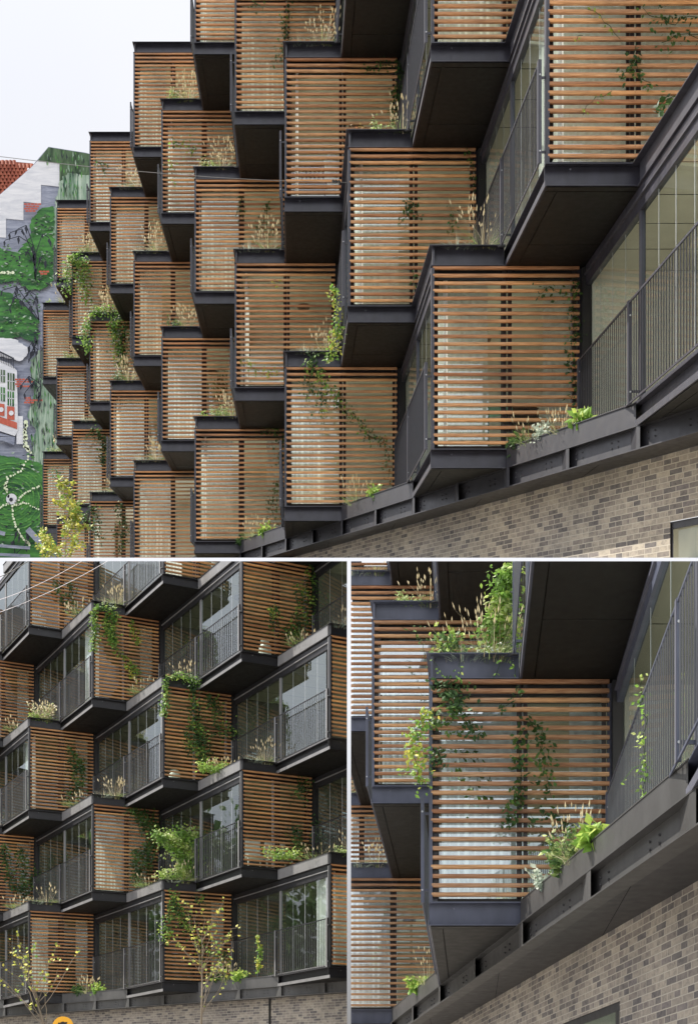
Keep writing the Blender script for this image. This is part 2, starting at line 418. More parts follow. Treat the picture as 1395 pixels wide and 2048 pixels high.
    q.box(cs-.028, cs+sa, ct-.028, ct+.10, pz1-.012, pz1, 'steel'); q.box(cs-.028, cs+.10, ct+.10, ct+tb, pz1-.012, pz1, 'steel')
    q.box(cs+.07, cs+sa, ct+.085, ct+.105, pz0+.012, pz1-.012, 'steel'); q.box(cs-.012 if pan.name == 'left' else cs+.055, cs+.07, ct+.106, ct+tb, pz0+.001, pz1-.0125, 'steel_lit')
    q.box(cs-.005, cs+sa, ct-.005, ct+.105, pz0-.012, pz0+.0, 'steel'); q.box(cs+.02, cs+.07, ct+.107, ct+tb, pz0-.012, pz0, 'steel')
    for tt in (.02,): q.box(cs+.02, cs+.05, ct+tt, ct+.085, pz0+.002, pz1-.014, 'steel')
    q.cyl((cs+sa-.10, ct-.03, pz1-.03), (cs+sa-.10, ct-.045, pz1-.03), .02, .02, 'gunmetal', 8)
    q.cyl((cs+sa-.10, ct-.04, pz1-.03), (cs+sa-.02, ct-.04, pz1-.03), .013, .013, 'gunmetal', 8)
    q.box(cs+.072, cs+sa, ct+.107, ct+tb, pz1-.09, pz1-.05, 'soil')
    q.build('planter_box', pan, par)
    # room
    rm = MB()
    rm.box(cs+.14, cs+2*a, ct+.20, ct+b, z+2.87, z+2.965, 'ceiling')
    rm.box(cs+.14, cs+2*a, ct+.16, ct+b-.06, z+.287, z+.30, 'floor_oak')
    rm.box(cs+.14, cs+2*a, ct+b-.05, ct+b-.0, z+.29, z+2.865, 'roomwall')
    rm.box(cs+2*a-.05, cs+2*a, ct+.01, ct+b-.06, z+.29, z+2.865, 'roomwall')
    for j in range(1, 6): rm.box(cs+.15, cs+2*a-.06, ct+j*b/6, ct+j*b/6+.012, z+2.866, z+2.869, 'gunmetal')
    rm.build('room', pan, par)
    # curtain
    style = rnd.random()
    if (pan.name, m, k) in BARE: style = .5; rnd.seed(3)
    def curtain(s0, s1, tc, h0=.33, h1=2.85):
        c = MB(); N_ = max(8, int((s1-s0)/.022)); pts = []
        ph = rnd.random()*6
        for j in range(N_+1):
            u = s0+(s1-s0)*j/N_
            pts.append((u, tc+.010*math.sin(u*58+ph)+.012*math.sin(u*17+ph), 0))
        for j in range(N_):
            A, B = pts[j], pts[j+1]
            c.face([(A[0], A[1], z+h0), (B[0], B[1], z+h0), (B[0], B[1], z+h1), (A[0], A[1], z+h1)], 'curtain')
        c.build('curtain', pan, par, smooth=True)
    if (style < .8 or pan is not P2) and (pan.name, m, k) not in BARE:
        wd = rnd.choice((.30, .36, .46, .46, .46, .85)) if pan is not P3 else (.97 if k == 1 else .5); curtain(cs+.14, cs+.14+a*wd*.95, ct+.40)
    if style > .55: curtain(cs+a*.78, cs+a*.96, ct+.40)
    if rnd.random() < (.18 if pan is P2 else .4):
        # curtain drawn back inside the sliding glass
        c = MB(); t0 = ct+.18; ln = rnd.uniform(.1, .3)*b; N_ = int(ln/.03)
        for j in range(N_):
            A = (cs+.24+.03*math.sin(j*1.1), t0+ln*j/N_); B = (cs+.24+.03*math.sin((j+1)*1.1), t0+ln*(j+1)/N_)
            c.face([(A[0], A[1], z+.33), (B[0], B[1], z+.33), (B[0], B[1], z+2.85), (A[0], A[1], z+2.85)], 'curtain')
        c.build('curtain', pan, par, smooth=True)
    # round ceiling lamp
    if rnd.random() < .55:
        l = MB(); ls, lt = cs+a*rnd.uniform(.35, .9), ct+b*rnd.uniform(.25, .6)
        l.cyl((ls, lt, z+2.86), (ls, lt, z+2.80), .16, .14, 'lamp', 16); l.build('ceiling_lamp', pan, par)

def base_band(pan, root, q0, q1, back, corners, win=None):
    """diagonal steel beam on the brick storey, with planter troughs in the notches"""
    a, b = pan.a, pan.b
    def Lq(q, off=0, z=0): return (a/2-q*a, q*b+off, z)
    n = Vector((b, a, 0)).normalized()*.001
    wl = (pan.U*(-a)+pan.V*b).length     # metres per unit q
    bm_ = MB()
    def plate(qa, qb, o0, o1, za, zb, m, mb=None):
        mb = mb or bm_
        A, B = Vector(Lq(qa, 0, za)), Vector(Lq(qb, 0, za)); h = zb-za
        mb.prism(A, B, [(0, o0, 0), (0, o1, 0), (0, o1, h), (0, o0, h)], m)
    k = b/5.0
    plate(q0, q1, .10*k, .125*k, -.285, -.015, 'beam')
    plate(q0, q1, -.12*k, .34*k, -.300, -.285, 'beam'); plate(q0, q1, -.12*k, .34*k, -.015, -.001, 'beam')
    q = math.ceil(q0*4)/4
    while q <= q1:
        plate(q-.006, q+.006, -.11*k, .10*k, -.285, -.015, 'beam')
        for sx in (-1, 1):
            for i in range(2):
                for j in range(2):
                    c = Vector(Lq(q+sx*(.05+.022*i), .098*k, -.10-.07*j))
                    bm_.cyl(c, c+Vector((-.006, -.012*k, 0)), .012, .010, 'gunmetal', 6)
        q += .25
    bm_.build('steel_beam', pan, root)
    s = MB()
    plate(q0, q1, .345*k, back+.02, -.298, -.270, 'gunmetal', s)
    q = math.ceil(q0*2)/2+.1
    while q < q1:
        plate(q-.0012, q+.0012, .35*k, back, -.3005, -.2985, 'joint', s); q += .5
    s.build('soffit_board', pan, root)
    # brick wall
    w = MB(); zlow = -9
    def quad(qa, qb, za, zb, off=back):
        A, B = Lq(qa, off), Lq(qb, off)
        w.face([(A[0], A[1], za), (B[0], B[1], za), (B[0], B[1], zb), (A[0], A[1], zb)], 'brick', .5,
               [(-qa*wl, za), (-qb*wl, za), (-qb*wl, zb), (-qa*wl, zb)])
    if win is None: quad(q0, q1, zlow, -.3)
    else:
        wa, wb, wz0, wz1 = win
        quad(q0, wa, zlow, -.3); quad(wb, q1, zlow, -.3); quad(wa, wb, wz1, -.3); quad(wa, wb, zlow, wz0)
        for qq in (wa, wb):
            A, B = Lq(qq, back), Lq(qq, back+.2)
            w.face([(A[0], A[1], wz0), (B[0], B[1], wz0), (B[0], B[1], wz1), (A[0], A[1], wz1)], 'brick', .5, [(0, wz0), (.2, wz0), (.2, wz1), (0, wz1)])
    bw = w.build('brick_wall', pan, root)
    if win and bw:
        g = MB(); fw = MB(); dq = .09/wl
        plate(wa, wb, back+.16, back+.165, wz0, wz1, 'glass', g)
        plate(wa, wb, back+.06, back+.155, wz1-.09, wz1-.001, 'gunmetal', fw); plate(wa, wb, back+.06, back+.155, wz0, wz0+.09, 'gunmetal', fw)
        plate(wb-dq, wb-dq*.02, back+.06, back+.155, wz0+.092, wz1-.092, 'gunmetal', fw); plate(wa+dq*.02, wa+dq, back+.06, back+.155, wz0+.092, wz1-.092, 'gunmetal', fw)
        plate(wa, wb, back+.1, back+1.6, wz0-.1, wz0-.08, 'floor_oak', g); plate(wa-.1, wb+.1, back+1.6, back+1.65, wz0-.1, wz1+.1, 'roomwall', g)
        x = fw.build('window_frame', pan, root); g.build('window_pane', pan, root)
    # drainpipe joint on the brick
    d = MB(); A = Lq(q0+.4*(q1-q0), back-.05); d.box(A[0]-.03, A[0]+.03, A[1], A[1]+.04, zlow, -.31, 'gunmetal'); d.build('downpipe', pan, root)
    # trough fascias in the notches between the lowest bays
    for m in corners:
        t = MB()
        plate(m-.5, m-.0, -.02, .02*k, .003, .285, 'beam', t)
        plate(m-.5, m-.0, -.05, .06*k, .285, .297, 'beam', t)
        A, B, Cc = Lq(m-.5, .03*k, .24), (a-m*a, m*b, .24), Lq(m, .03*k, .24)
        t.face([A, B, Cc], 'soil'); t.face([(A[0], A[1], .002), (Cc[0], Cc[1], .002), (B[0], B[1], .002)], 'soffit')
        t.build('planter_trough', pan, root)

def building(pan, label, mk, band):
    o = pan.W((0, pan.b, 0)); o.z = GROUND if pan is not P1 else o.z-3*pan.S
    root = empty('apartment_building', o, label, 'apartment building')
    for m, k, roof in mk: bay(pan, root, m, k, roof)
    base_band(pan, root, *band)
    return root
mk1 = [(m, k, k == 4 and m >= 3) for k in (0, 2, 4) for m in range(-1, 6)] + [(m-.5, k, False) for k in (1, 3) for m in range(0, 7)]
building(P1, 'dark stacked building with long receding rows of timber screened bays, large upper picture', mk1,
         (-1.7, 6.6, .24*P1.b, [-1, 0, 1, 2, 3, 4, 5], (-1.35, -.715, -2.9, -1.15)))
mk2 = [(m, k, False) for k in (0, 2, 4) for m in (-.5, .5, 1.5, 2.5)] + [(m, k, False) for k in (1, 3) for m in (-1, 0, 1, 2)] + [(-1.5, k, False) for k in (0, 2, 4)]
building(P2, 'dark apartment building with wide glazed balconies between timber screens, lower left picture', mk2,
         (-2.2, 3.2, .16*P2.b, [-1.5, -.5, .5, 1.5, 2.5], None))
mk3 = [(m, 0, False) for m in (-1, 0, 1, 2)] + [(m, 1, False) for m in (-.5, .5, 1.5)] + [(m, 2, False) for m in (0, 1, 2)] + [(m, 3, False) for m in (.5, 1.5)]
building(P3, 'dark apartment building with one big timber bay over brickwork, lower right picture', mk3,
         (-1.25, 3.2, .31*P3.b, [-1, 0, 1, 2], (-.459, -.1, -2.8, -1.11)))

# ------------------------------------------------------------------ plants
def rv(r, s=1): return Vector((r.gauss(0, s), r.gauss(0, s), r.gauss(0, s)))
def leaf(mb, p, size, m, r, nrm=None, tint=None, aspect=.62, axis=None):
    n = (nrm or Vector((0, -.75, .35)))+rv(r, .45); n.normalize()
    d = (axis or Vector((r.uniform(-1, 1), 0, -.5)))+rv(r, .35); d = d-n*d.dot(n)
    if d.length < .05: return
    d.normalize(); sd = d.cross(n); L_ = size*r.uniform(.65, 1.25); w = L_*aspect*.5
    t = r.random() if tint is None else min(1, max(0, tint+r.gauss(0, .16)))
    tip = p+d*L_-n*L_*.12; mid = p+d*L_*.42; A = mid+sd*w-n*L_*.10; B = mid-sd*w-n*L_*.10
    mb.face([p, A, tip], m, t, [(0, 0)]*3, w=True); mb.face([p, tip, B], m, min(1, t+.06), [(0, 0)]*3, w=True)
def strand(mb, pts, rad, m, r, tint=.4):
    for A, B in zip(pts, pts[1:]): mb.cyl(A, B, rad, rad, m, 3, tint, w=True)
def blade(mb, p, d, h, bend, wd, m, tint, r):
    sd = d.cross(Vector((0, 1, 0)));  sd = sd.normalized() if sd.length > .1 else Vector((1, 0, 0))
    prev = p; K = 3; up = Vector((0, 0, 1)); lean = Vector((d.x, d.y, 0))
    for i in range(1, K+1):
        f = i/K; q = p+up*h*f*(1-.35*bend*f)+lean*h*bend*f*f
        w0 = wd*(1-(i-1)/K)*.5; w1 = wd*(1-f)*.5+.0006
        mb.face([prev-sd*w0, prev+sd*w0, q+sd*w1, q-sd*w1], m, tint, [(0, 0)]*4, w=True); prev = q
    return prev
def head(mb, p, d, ln, rad, m, tint):
    d = d.normalized(); x = d.orthogonal().normalized(); y = d.cross(x); mid = p+d*ln*.4; tip = p+d*ln
    ring = [mid+rad*(math.cos(a_)*x+math.sin(a_)*y) for a_ in (0, 1.57, 3.14, 4.71)]
    for i in range(4):
        mb.face([p, ring[i], ring[(i+1) % 4]], m, tint, [(0, 0)]*3, w=True); mb.face([ring[i], tip, ring[(i+1) % 4]], m, tint, [(0, 0)]*3, w=True)
def grass(pan, base, h, n, label, seed, kind='dry', group=None, spread=.10, heads=.5, name='grass_clump'):
    r = random.Random(seed); mb = MB(); S = pan.S; P = pan.W(base)
    for i in range(n):
        an = r.uniform(0, 6.28); rr = r.random()**.5*spread*S
        p = P+Vector((math.cos(an)*rr*1.6, math.sin(an)*rr, -.03))
        d = Vector((math.cos(an)+r.gauss(0, .3), math.sin(an)*.7, 0)); low = r.random() < .55
        hh = h*S*(r.uniform(.25, .5) if low else r.uniform(.6, 1.1)); bend = r.uniform(.5, 1.5) if low else r.uniform(.05, .45)
        mt = {'dry': 'grass_dry', 'green': 'grass_green', 'blue': 'grass_blue'}[kind]
        if kind == 'dry' and low and r.random() < (.85 if pan is P2 else .65): mt = 'grass_green'
        if kind != 'dry' and not low: mt = 'grass_dry' if r.random() < .7 else mt
        wdt = max((.009 if low else .006)*S, P.y/F*(1.5 if low else 1.15)); e = blade(mb, p, d, hh, bend, wdt, mt, r.random(), r)
        if not low and r.random() < heads*1.2: head(mb, e, Vector((d.x*bend*.8, d.y*bend, 1)), max(r.uniform(.06, .11)*S, P.y/F*8), max(.0095*S, P.y/F*1.55), 'grass_dry', r.uniform(.5, 1))
    if kind == 'dry' and False: pass
    return tag(mb.build(name, None, None, P, soft=True, panW=pan), label, 'grass clump', group)
def shrub(pan, base, rx, h, n, label, seed, m='leaf_bright', size=.055, cat='plant', name='leafy_plant', m2=None, group=None):
    r = random.Random(seed); mb = MB(); S = pan.S; P = pan.W(base)
    for j in range(max(5, n//14)):
        tp = P+Vector((r.uniform(-1, 1)*rx*S, r.uniform(-.5, .5)*rx*S, h*S*r.uniform(.4, 1.1))); b0 = P+Vector((r.uniform(-.6, .6)*rx*S, 0, -.02))
        pts = [b0, (b0+tp)/2+rv(r, .03*S), tp]; strand(mb, pts, .0035*S, m, r, .2)
        for i in range(14):
            f = r.random()**.7; q = b0.lerp(tp, f)+rv(r, .035*S)
            leaf(mb, q, size*S, m if (m2 is None or r.random() < .6) else m2, r, tint=.25+.6*f, axis=Vector((r.uniform(-1, 1), -.3, r.uniform(-.5, .8))))
    return tag(mb.build(name, None, None, P, soft=True, panW=pan), label, cat, group)
def vine(pan, paths, plane, label, seed, m='leaf_dark', size=.06, dens=60, spread=.07, m2=None, pb=.2, name='climbing_vine', side='A', group=None):
    """paths: polylines in photo pixels, grown on one vertical plane of the building"""
    r = random.Random(seed); mb = MB(); S = pan.S; first = None
    for path in paths:
        W = [pan.W(pan.pick(x, y, plane) if side == 'A' else pan.pickB(x, y, plane)) for x, y in path]
        if first is None: first = W[0]
        pts = []
        for A, B in zip(W, W[1:]):
            k = max(2, int((B-A).length/(.08*S)))
            pts += [A.lerp(B, i/k)+rv(r, .018*S) for i in range(k)]
        pts.append(W[-1]); strand(mb, pts, .0035*S, 'leaf_dark', r, .1)
        ln = sum((B-A).length for A, B in zip(pts, pts[1:]))
        for i in range(int(ln/S*dens)):
            f = r.random()*(len(pts)-1); j = min(int(f), len(pts)-2); q = pts[j].lerp(pts[j+1], f-j)
            tap = .5+.5*math.sin(3.14*min(1, .15+.85*(1-f/len(pts))))
            q = q+Vector((r.gauss(0, 1), r.gauss(0, .35)-.1, r.gauss(0, 1)))*spread*S*tap
            clump = .5+.5*math.sin(q.x*7/S+q.z*9/S+seed)
            mm = m2 if (m2 and r.random() < pb+.3*clump) else m
            leaf(mb, q, max(size*S, W[0].y/F*5.5), mm, r, tint=.25+.5*clump)
        for i in range(int(ln/S*1.2)):   # loose runners
            q = r.choice(pts); e = q+Vector((r.uniform(-.25, .25), r.uniform(-.1, 0), r.uniform(-.25, .1)))*S; mdl = (q+e)/2+Vector((0, 0, .05*S))
            strand(mb, [q, mdl, e], .0025*S, m, r, .3)
            for t in range(5): leaf(mb, q.lerp(e, t/4)+rv(r, .01*S), size*.8*S, m, r, tint=.6)
    if first is None: return
    return tag(mb.build(name, None, None, first, soft=True, panW=pan), label, 'vine', group)

ORD = ['first', 'second', 'third', 'fourth', 'fifth', 'sixth', 'seventh', 'eighth']
ROW = ['lowest', 'second', 'third', 'fourth', 'top']
PIC = {'upper': 'upper picture', 'left': 'lower left picture', 'right': 'lower right picture'}
def proj(w): return (CX+F*w.x/w.y, HY-F*w.z/w.y)
def planter_plants(pan, mk):
    rows = {}
    for m, k, roof in mk:
        cs, ct = pan.corner(m); x, y = proj(pan.W((cs+.3*pan.a, ct+.15, (k+1)*H+.29)))
        lims = {'upper': (0, 1395, 0, 1115), 'left': (0, 693, 1124, 2048), 'right': (702, 1395, 1124, 2048)}[pan.name]
        if lims[0]-25 < x < lims[1]+10 and lims[2]+2 < y < lims[3]+10: rows.setdefault(k, []).append((m, roof))
    for k, ms in rows.items():
        for i, (m, roof) in enumerate(sorted(ms)):
            sd = int(m*2)*17+k*101+len(pan.name)*7; r = random.Random(sd)
            cs, ct = pan.corner(m); z = (k+1)*H+.245
            wh = f'{ORD[i]} planter from right, {ROW[k]} row, {PIC[pan.name]}'
            if roof: continue
            fs = r.uniform(.27, .42); yy = ct+.13
            g = 'grasses in the facade planters'
            grass(pan, (cs+fs*pan.a, yy, z), r.uniform(.52, .78), r.randint(100, 150), f'dry golden grass, {wh}', sd+1, 'dry', g, .11, .35 if pan is P2 else .75)
            u = r.random()
            if u < .35: grass(pan, (cs+(fs-.17)*pan.a, yy-.02, z), r.uniform(.24, .32), 150, f'low blue green tuft, {wh}', sd+2, 'blue', 'low tufts in the facade planters', .14, 0, name='grass_tuft')
            elif u < .8: shrub(pan, (cs+(fs-.15)*pan.a, yy, z), .24, r.uniform(.20, .34), 220, f'low leafy plant, {wh}', sd+3, r.choice(['leaf_bright', 'leaf_dark', 'grass_green']), .05, group='low plants in the facade planters')
            if pan is P2:
                grass(pan, (cs+.11, ct+r.uniform(.12, .3)*pan.b, z+.02), .34, 170, f'green grass on the glazed edge, {wh}', sd+5, 'green', 'green edge grasses', .32, .2)
            if u > .6 and pan is not P3: shrub(pan, (cs+.10*pan.a, yy, z), .12, .16, 70, f'small herb at the corner, {wh}', sd+4, r.choice(['leaf_bright', 'grass_green', 'leaf_red']), .045, group='small herbs in the facade planters')
planter_plants(P1, mk1); planter_plants(P2, mk2); planter_plants(P3, [x for x in mk3 if x[1] < 3])

A1 = lambda m, o=-.05: m*P1.b+o
A2 = lambda m, o=-.05: m*P2.b+o
A3 = lambda m, o=-.05: m*P3.b+o
IN = .17
# upper picture
vine(P1, [[(1395, 30), (1350, 45), (1310, 38), (1285, 15)], [(1395, 70), (1350, 68), (1322, 85)]], A1(-.5), 'dark ivy spreading across the upper right of the nearest big timber screen, upper picture', 1, dens=70, spread=.08)
vine(P1, [[(1265, 88), (1268, 120), (1280, 140), (1300, 165)], [(1268, 120), (1240, 160)]], A1(-.5), 'dark sprig hanging before the middle post of the nearest screen, upper picture', 2, dens=90, spread=.05)
vine(P1, [[(1175, 12), (1205, 40), (1240, 78)], [(1150, 75), (1165, 70)], [(1220, 180), (1190, 198), (1165, 230)]], A1(-.5), 'thin yellow green runner wandering over the nearest screen, upper picture', 3, 'leaf_bright', .045, 38, .03, 'leaf_yellow')
vine(P1, [[(1345, 190), (1322, 205), (1310, 225)], [(1340, 210), (1330, 240)]], A1(-.5, -.25), 'variegated leafy shoot by the diagonal steel planter edge, upper picture', 4, 'leaf_dark', .10, 60, .06, 'grass_blue', .3)
vine(P1, [[(1078, 590), (1095, 575), (1120, 582), (1140, 590)], [(1150, 560), (1145, 600), (1150, 660), (1140, 700)], [(1135, 700), (1150, 770), (1140, 800)]], A1(0), 'dark climber at the right edge of the lowest right screen, upper picture', 5, dens=65, spread=.07)
vine(P1, [[(812, 400), (815, 430), (800, 445)], [(820, 405), (835, 440)]], A1(.5), 'small dark sprig in the middle of the screen beside the wire end, upper picture', 6, dens=90, spread=.06)
vine(P1, [[(900, 410), (905, 440), (895, 470)], [(935, 300), (950, 340), (945, 380)], [(822, 535), (830, 580)]], A1(.5), 'sparse climber on the right half of the second storey screen, upper picture', 7, dens=50, spread=.06)
vine(P1, [[(795, 120), (800, 160), (790, 200), (795, 250)], [(725, 140), (760, 132), (790, 125)], [(805, 120), (800, 200), (798, 252)]], A1(1), 'dense dark climber at the right edge of the third row screen, upper picture', 8, dens=120, spread=.08)
vine(P1, [[(575, 5), (572, 60), (568, 90)], [(565, 100), (560, 110), (540, 122)], [(500, 5), (520, 12)]], A1(1.5), 'dark climber down the middle post of the topmost centre screen, upper picture', 9, dens=110, spread=.07)
vine(P1, [[(482, 390), (480, 440)], [(540, 400), (530, 425), (525, 450)], [(505, 450), (545, 470)]], A1(2), 'scattered dark sprigs on the screen left of the big soffit, upper picture', 10, dens=70, spread=.07)
vine(P1, [[(670, 575), (674, 620), (676, 670), (665, 705), (655, 720)], [(668, 570), (660, 590)], [(676, 650), (660, 705)]], A1(.5, .35), 'bright climber trailing down between two bays onto a planter, upper picture', 11, 'leaf_bright', .06, 140, .05, 'leaf_yellow')
vine(P1, [[(628, 705), (622, 730), (615, 760), (618, 800)], [(640, 735), (640, 790), (645, 830)], [(650, 760), (668, 790), (680, 815), (715, 840), (735, 870), (765, 885)], [(610, 725), (635, 745)]], A1(1), 'leafy green vine cascading diagonally over the lowest second screen, upper picture', 12, dens=120, spread=.075, m2='leaf_bright')
vine(P1, [[(740, 870), (775, 890), (775, 930)], [(782, 930), (775, 960)]], A1(1), 'reddish climber at the lower right of the same screen near the trough, upper picture', 13, 'leaf_dark', .06, 60, .06, 'leaf_red', .4)
vine(P1, [[(520, 862), (550, 862), (560, 880), (556, 930)], [(555, 960), (540, 1010), (550, 1040)]], A1(2), 'dark climber on the right edge of the lowest third screen, upper picture', 14, dens=90, spread=.09)
vine(P1, [[(405, 665), (415, 700), (430, 730), (445, 770)], [(450, 690), (455, 740), (448, 800)], [(400, 770), (430, 790), (455, 780)], [(405, 660), (445, 690)]], A1(3), 'dense dark climber on the right half of the lowest fourth screen, upper picture', 15, dens=150, spread=.14)
vine(P1, [[(135, 520), (145, 512), (165, 520), (172, 560), (175, 600)], [(135, 520), (133, 560), (135, 580)], [(145, 515), (160, 530), (160, 560)]], A1(4.5, -.12), 'bright ivy curtain spilling over the far corner planter nearest the mural, upper picture', 16, 'leaf_bright', .09, 170, .13, 'leaf_dark')
vine(P1, [[(175, 640), (172, 670), (174, 700)], [(178, 632), (200, 618), (230, 625), (238, 650)], [(225, 640), (235, 680), (240, 730)]], A1(4, -.12), 'bright ivy draped round the corner of a far planter and down its screen, upper picture', 17, 'leaf_bright', .09, 190, .13, 'leaf_dark')
vine(P1, [[(228, 650), (240, 690), (245, 725)], [(250, 650), (252, 690)]], A1(4), 'dark ivy hanging in the middle of a far screen below the draped planter, upper picture', 18, dens=130, spread=.12)
vine(P1, [[(195, 865), (208, 880), (205, 925)], [(195, 860), (175, 868)]], A1(4.5), 'dark climber at the right edge of a far low screen, upper picture', 19, dens=120, spread=.12)
vine(P1, [[(180, 1015), (195, 1030), (190, 1060), (200, 1080)], [(240, 1010), (245, 1050), (240, 1100)], [(170, 1030), (168, 1050)]], A1(4), 'loose green climber over the far screen at the bottom behind the sapling, upper picture', 20, dens=120, spread=.14)
vine(P1, [[(345, 290), (355, 285), (375, 292), (385, 300)], [(340, 325), (345, 345)]], A1(2.5), 'small green sprig on the upper middle screen above the wire, upper picture', 21, 'leaf_bright', .07, 100, .1, 'leaf_dark')
vine(P1, [[(195, 330), (205, 325), (212, 345)], [(105, 940), (120, 955), (130, 975)]], A1(4), 'faint sprig on the far high screen beside the mural gable, upper picture', 22, dens=80, spread=.12)
vine(P1, [[(545, 560), (560, 565)], [(480, 720), (520, 745), (555, 745)]], A1(1.5, -.02), 'yellowish shoot along the foot of the middle screen, upper picture', 23, 'leaf_bright', .05, 60, .06, 'leaf_yellow')
def trough(pan, q, z=.26): return (pan.a/2-q*pan.a, q*pan.b+.08, z)
grass(P1, trough(P1, -.12), .35, 120, 'arching green grass in the trough beside the lowest right screen, upper picture', 31, 'green', None, .12, .2)
shrub(P1, trough(P1, -.16), .18, .22, 130, 'silvery low plants in the middle of the right trough, upper picture', 32, 'grass_blue', .06)
grass(P1, trough(P1, -.24), .28, 120, 'straw coloured tuft in the right trough, upper picture', 33, 'dry', None, .1, .5)
shrub(P1, trough(P1, -.31), .14, .20, 60, 'broad leaved bright green plant at the right end of the trough, upper picture', 34, 'leaf_bright', .13)
shrub(P1, trough(P1, -.05), .14, .18, 80, 'dark leaved plant at the left end of the right trough, upper picture', 35, 'leaf_dark', .1)
grass(P1, trough(P1, .88), .4, 120, 'mixed grasses in the trough below the second screen, upper picture', 36, 'green', None, .14, .4)
shrub(P1, trough(P1, .75), .14, .2, 150, 'bright leafy plant in the trough below the second screen, upper picture', 37, 'leaf_bright', .07)
grass(P1, trough(P1, 1.84), .4, 120, 'mixed grasses in the trough below the third screen, upper picture', 38, 'green', None, .16, .4)
shrub(P1, trough(P1, 1.72), .16, .2, 150, 'bright leafy plant in the trough below the third screen, upper picture', 39, 'leaf_bright', .08)
shrub(P1, trough(P1, 1.98), .1, .05, 100, 'green leaves drooping over the steel beam, upper picture', 40, 'leaf_dark', .09)

# lower left picture
vine(P2, [[(190, 1215), (200, 1212), (225, 1218), (232, 1235)], [(187, 1220), (190, 1260), (188, 1300)], [(215, 1225), (212, 1250), (228, 1285)], [(228, 1225), (224, 1270), (226, 1290)]], A2(1, -.1), 'bright ivy curtain hanging over the corner planter of the upper screen, lower left picture', 41, 'leaf_bright', .075, 220, .08, 'leaf_dark')
vine(P2, [[(228, 1295), (240, 1310), (262, 1325), (275, 1350)], [(262, 1240), (268, 1262), (280, 1290)], [(250, 1325), (275, 1360)]], A2(1), 'yellow green trail crossing the upper screen below the ivy curtain, lower left picture', 42, 'leaf_bright', .065, 100, .08, 'leaf_yellow')
vine(P2, [[(110, 1160), (125, 1200), (140, 1215)], [(140, 1165), (148, 1200), (155, 1225)]], A2(1.5), 'faint climber on the topmost left screen behind the wires, lower left picture', 43, dens=110, spread=.1)
vine(P2, [[(620, 1130), (625, 1180), (615, 1240), (600, 1260)], [(600, 1170), (605, 1210), (590, 1260), (575, 1275)], [(545, 1215), (550, 1240), (545, 1260)], [(570, 1262), (600, 1270), (590, 1285)]], A2(0), 'tall dark climber on the right edge of the topmost right screen, lower left picture', 44, dens=170, spread=.13, m2='leaf_bright', pb=.05)
vine(P2, [[(330, 1362), (332, 1400), (328, 1430)], [(335, 1355), (360, 1350), (390, 1358), (400, 1370)]], A2(.5, -.12), 'bright ivy framing the corner planter of the central screen, lower left picture', 45, 'leaf_bright', .07, 190, .07, 'leaf_dark')
vine(P2, [[(385, 1365), (385, 1410), (395, 1450), (400, 1520)], [(415, 1390), (430, 1420), (425, 1440)], [(385, 1440), (378, 1500)], [(400, 1450), (405, 1500), (410, 1540)], [(430, 1455), (470, 1465)]], A2(.5), 'dense dark climber filling the middle and right of the central screen, lower left picture', 46, dens=230, spread=.15, m2='leaf_bright', pb=.02)
vine(P2, [[(397, 1275), (397, 1310), (400, 1345), (395, 1360)]], .5*P2.a, 'slender green vine climbing the balcony railing above the central screen, lower left picture', 47, 'leaf_bright', .07, 170, .05, 'leaf_yellow', side='B')
vine(P2, [[(255, 1620), (275, 1625), (300, 1635), (312, 1660)], [(275, 1635), (300, 1665), (320, 1690)], [(275, 1700), (272, 1750), (280, 1775)], [(300, 1690), (290, 1740)]], A2(1), 'dark leafy climber sweeping off the right of a lower screen, lower left picture', 48, dens=260, spread=.15)
vine(P2, [[(310, 1670), (340, 1680), (365, 1675), (390, 1668)], [(345, 1685), (375, 1700), (388, 1740)], [(365, 1680), (370, 1720), (385, 1765)], [(385, 1680), (388, 1730)], [(355, 1680), (350, 1700)]], A2(.5, .35), 'thick pale green creeper mounded beside the glass balcony, lower left picture', 49, 'leaf_bright', .10, 620, .17, 'grass_green', .35)
vine(P2, [[(140, 1495), (150, 1530), (155, 1560)], [(160, 1520), (165, 1560), (150, 1590)], [(135, 1585), (140, 1600)]], A2(1.5), 'dark sprigs climbing the left screen with a hanging dry tuft nearby, lower left picture', 50, dens=150, spread=.12)
vine(P2, [[(345, 1785), (350, 1810), (335, 1840), (328, 1880)], [(350, 1810), (370, 1835), (375, 1860)], [(395, 1790), (400, 1800)]], A2(.5, -.1), 'green climber hanging at the left corner of the lowest central screen, lower left picture', 51, 'leaf_dark', .07, 200, .12, 'leaf_bright', .3)
vine(P2, [[(440, 1900), (455, 1920), (462, 1940)], [(395, 1870), (400, 1920)], [(415, 1900), (440, 1915)]], A2(.5), 'yellowing climber low on the lowest central screen, lower left picture', 52, 'leaf_dark', .06, 110, .08, 'leaf_yellow', .2)
vine(P2, [[(590, 1650), (595, 1680), (585, 1705)], [(630, 1640), (635, 1680), (620, 1710)], [(600, 1690), (620, 1720)], [(612, 1560), (590, 1590)]], A2(0), 'dark climber around the lower right of the screen with white seats, lower left picture', 53, dens=190, spread=.13)
vine(P2, [[(515, 1868), (518, 1900), (516, 1945)]], -0.0+.0*P2.a, 'straight narrow vine on the lowest balcony railing, lower left picture', 54, 'leaf_bright', .06, 170, .03, 'leaf_yellow', side='B')
vine(P2, [[(5, 1690), (15, 1730), (20, 1760)], [(40, 1700), (50, 1740), (45, 1780)], [(70, 1745), (65, 1780)], [(20, 1770), (60, 1790)]], A2(2), 'dark climber netting over the left edge screen, lower left picture', 55, dens=170, spread=.14)
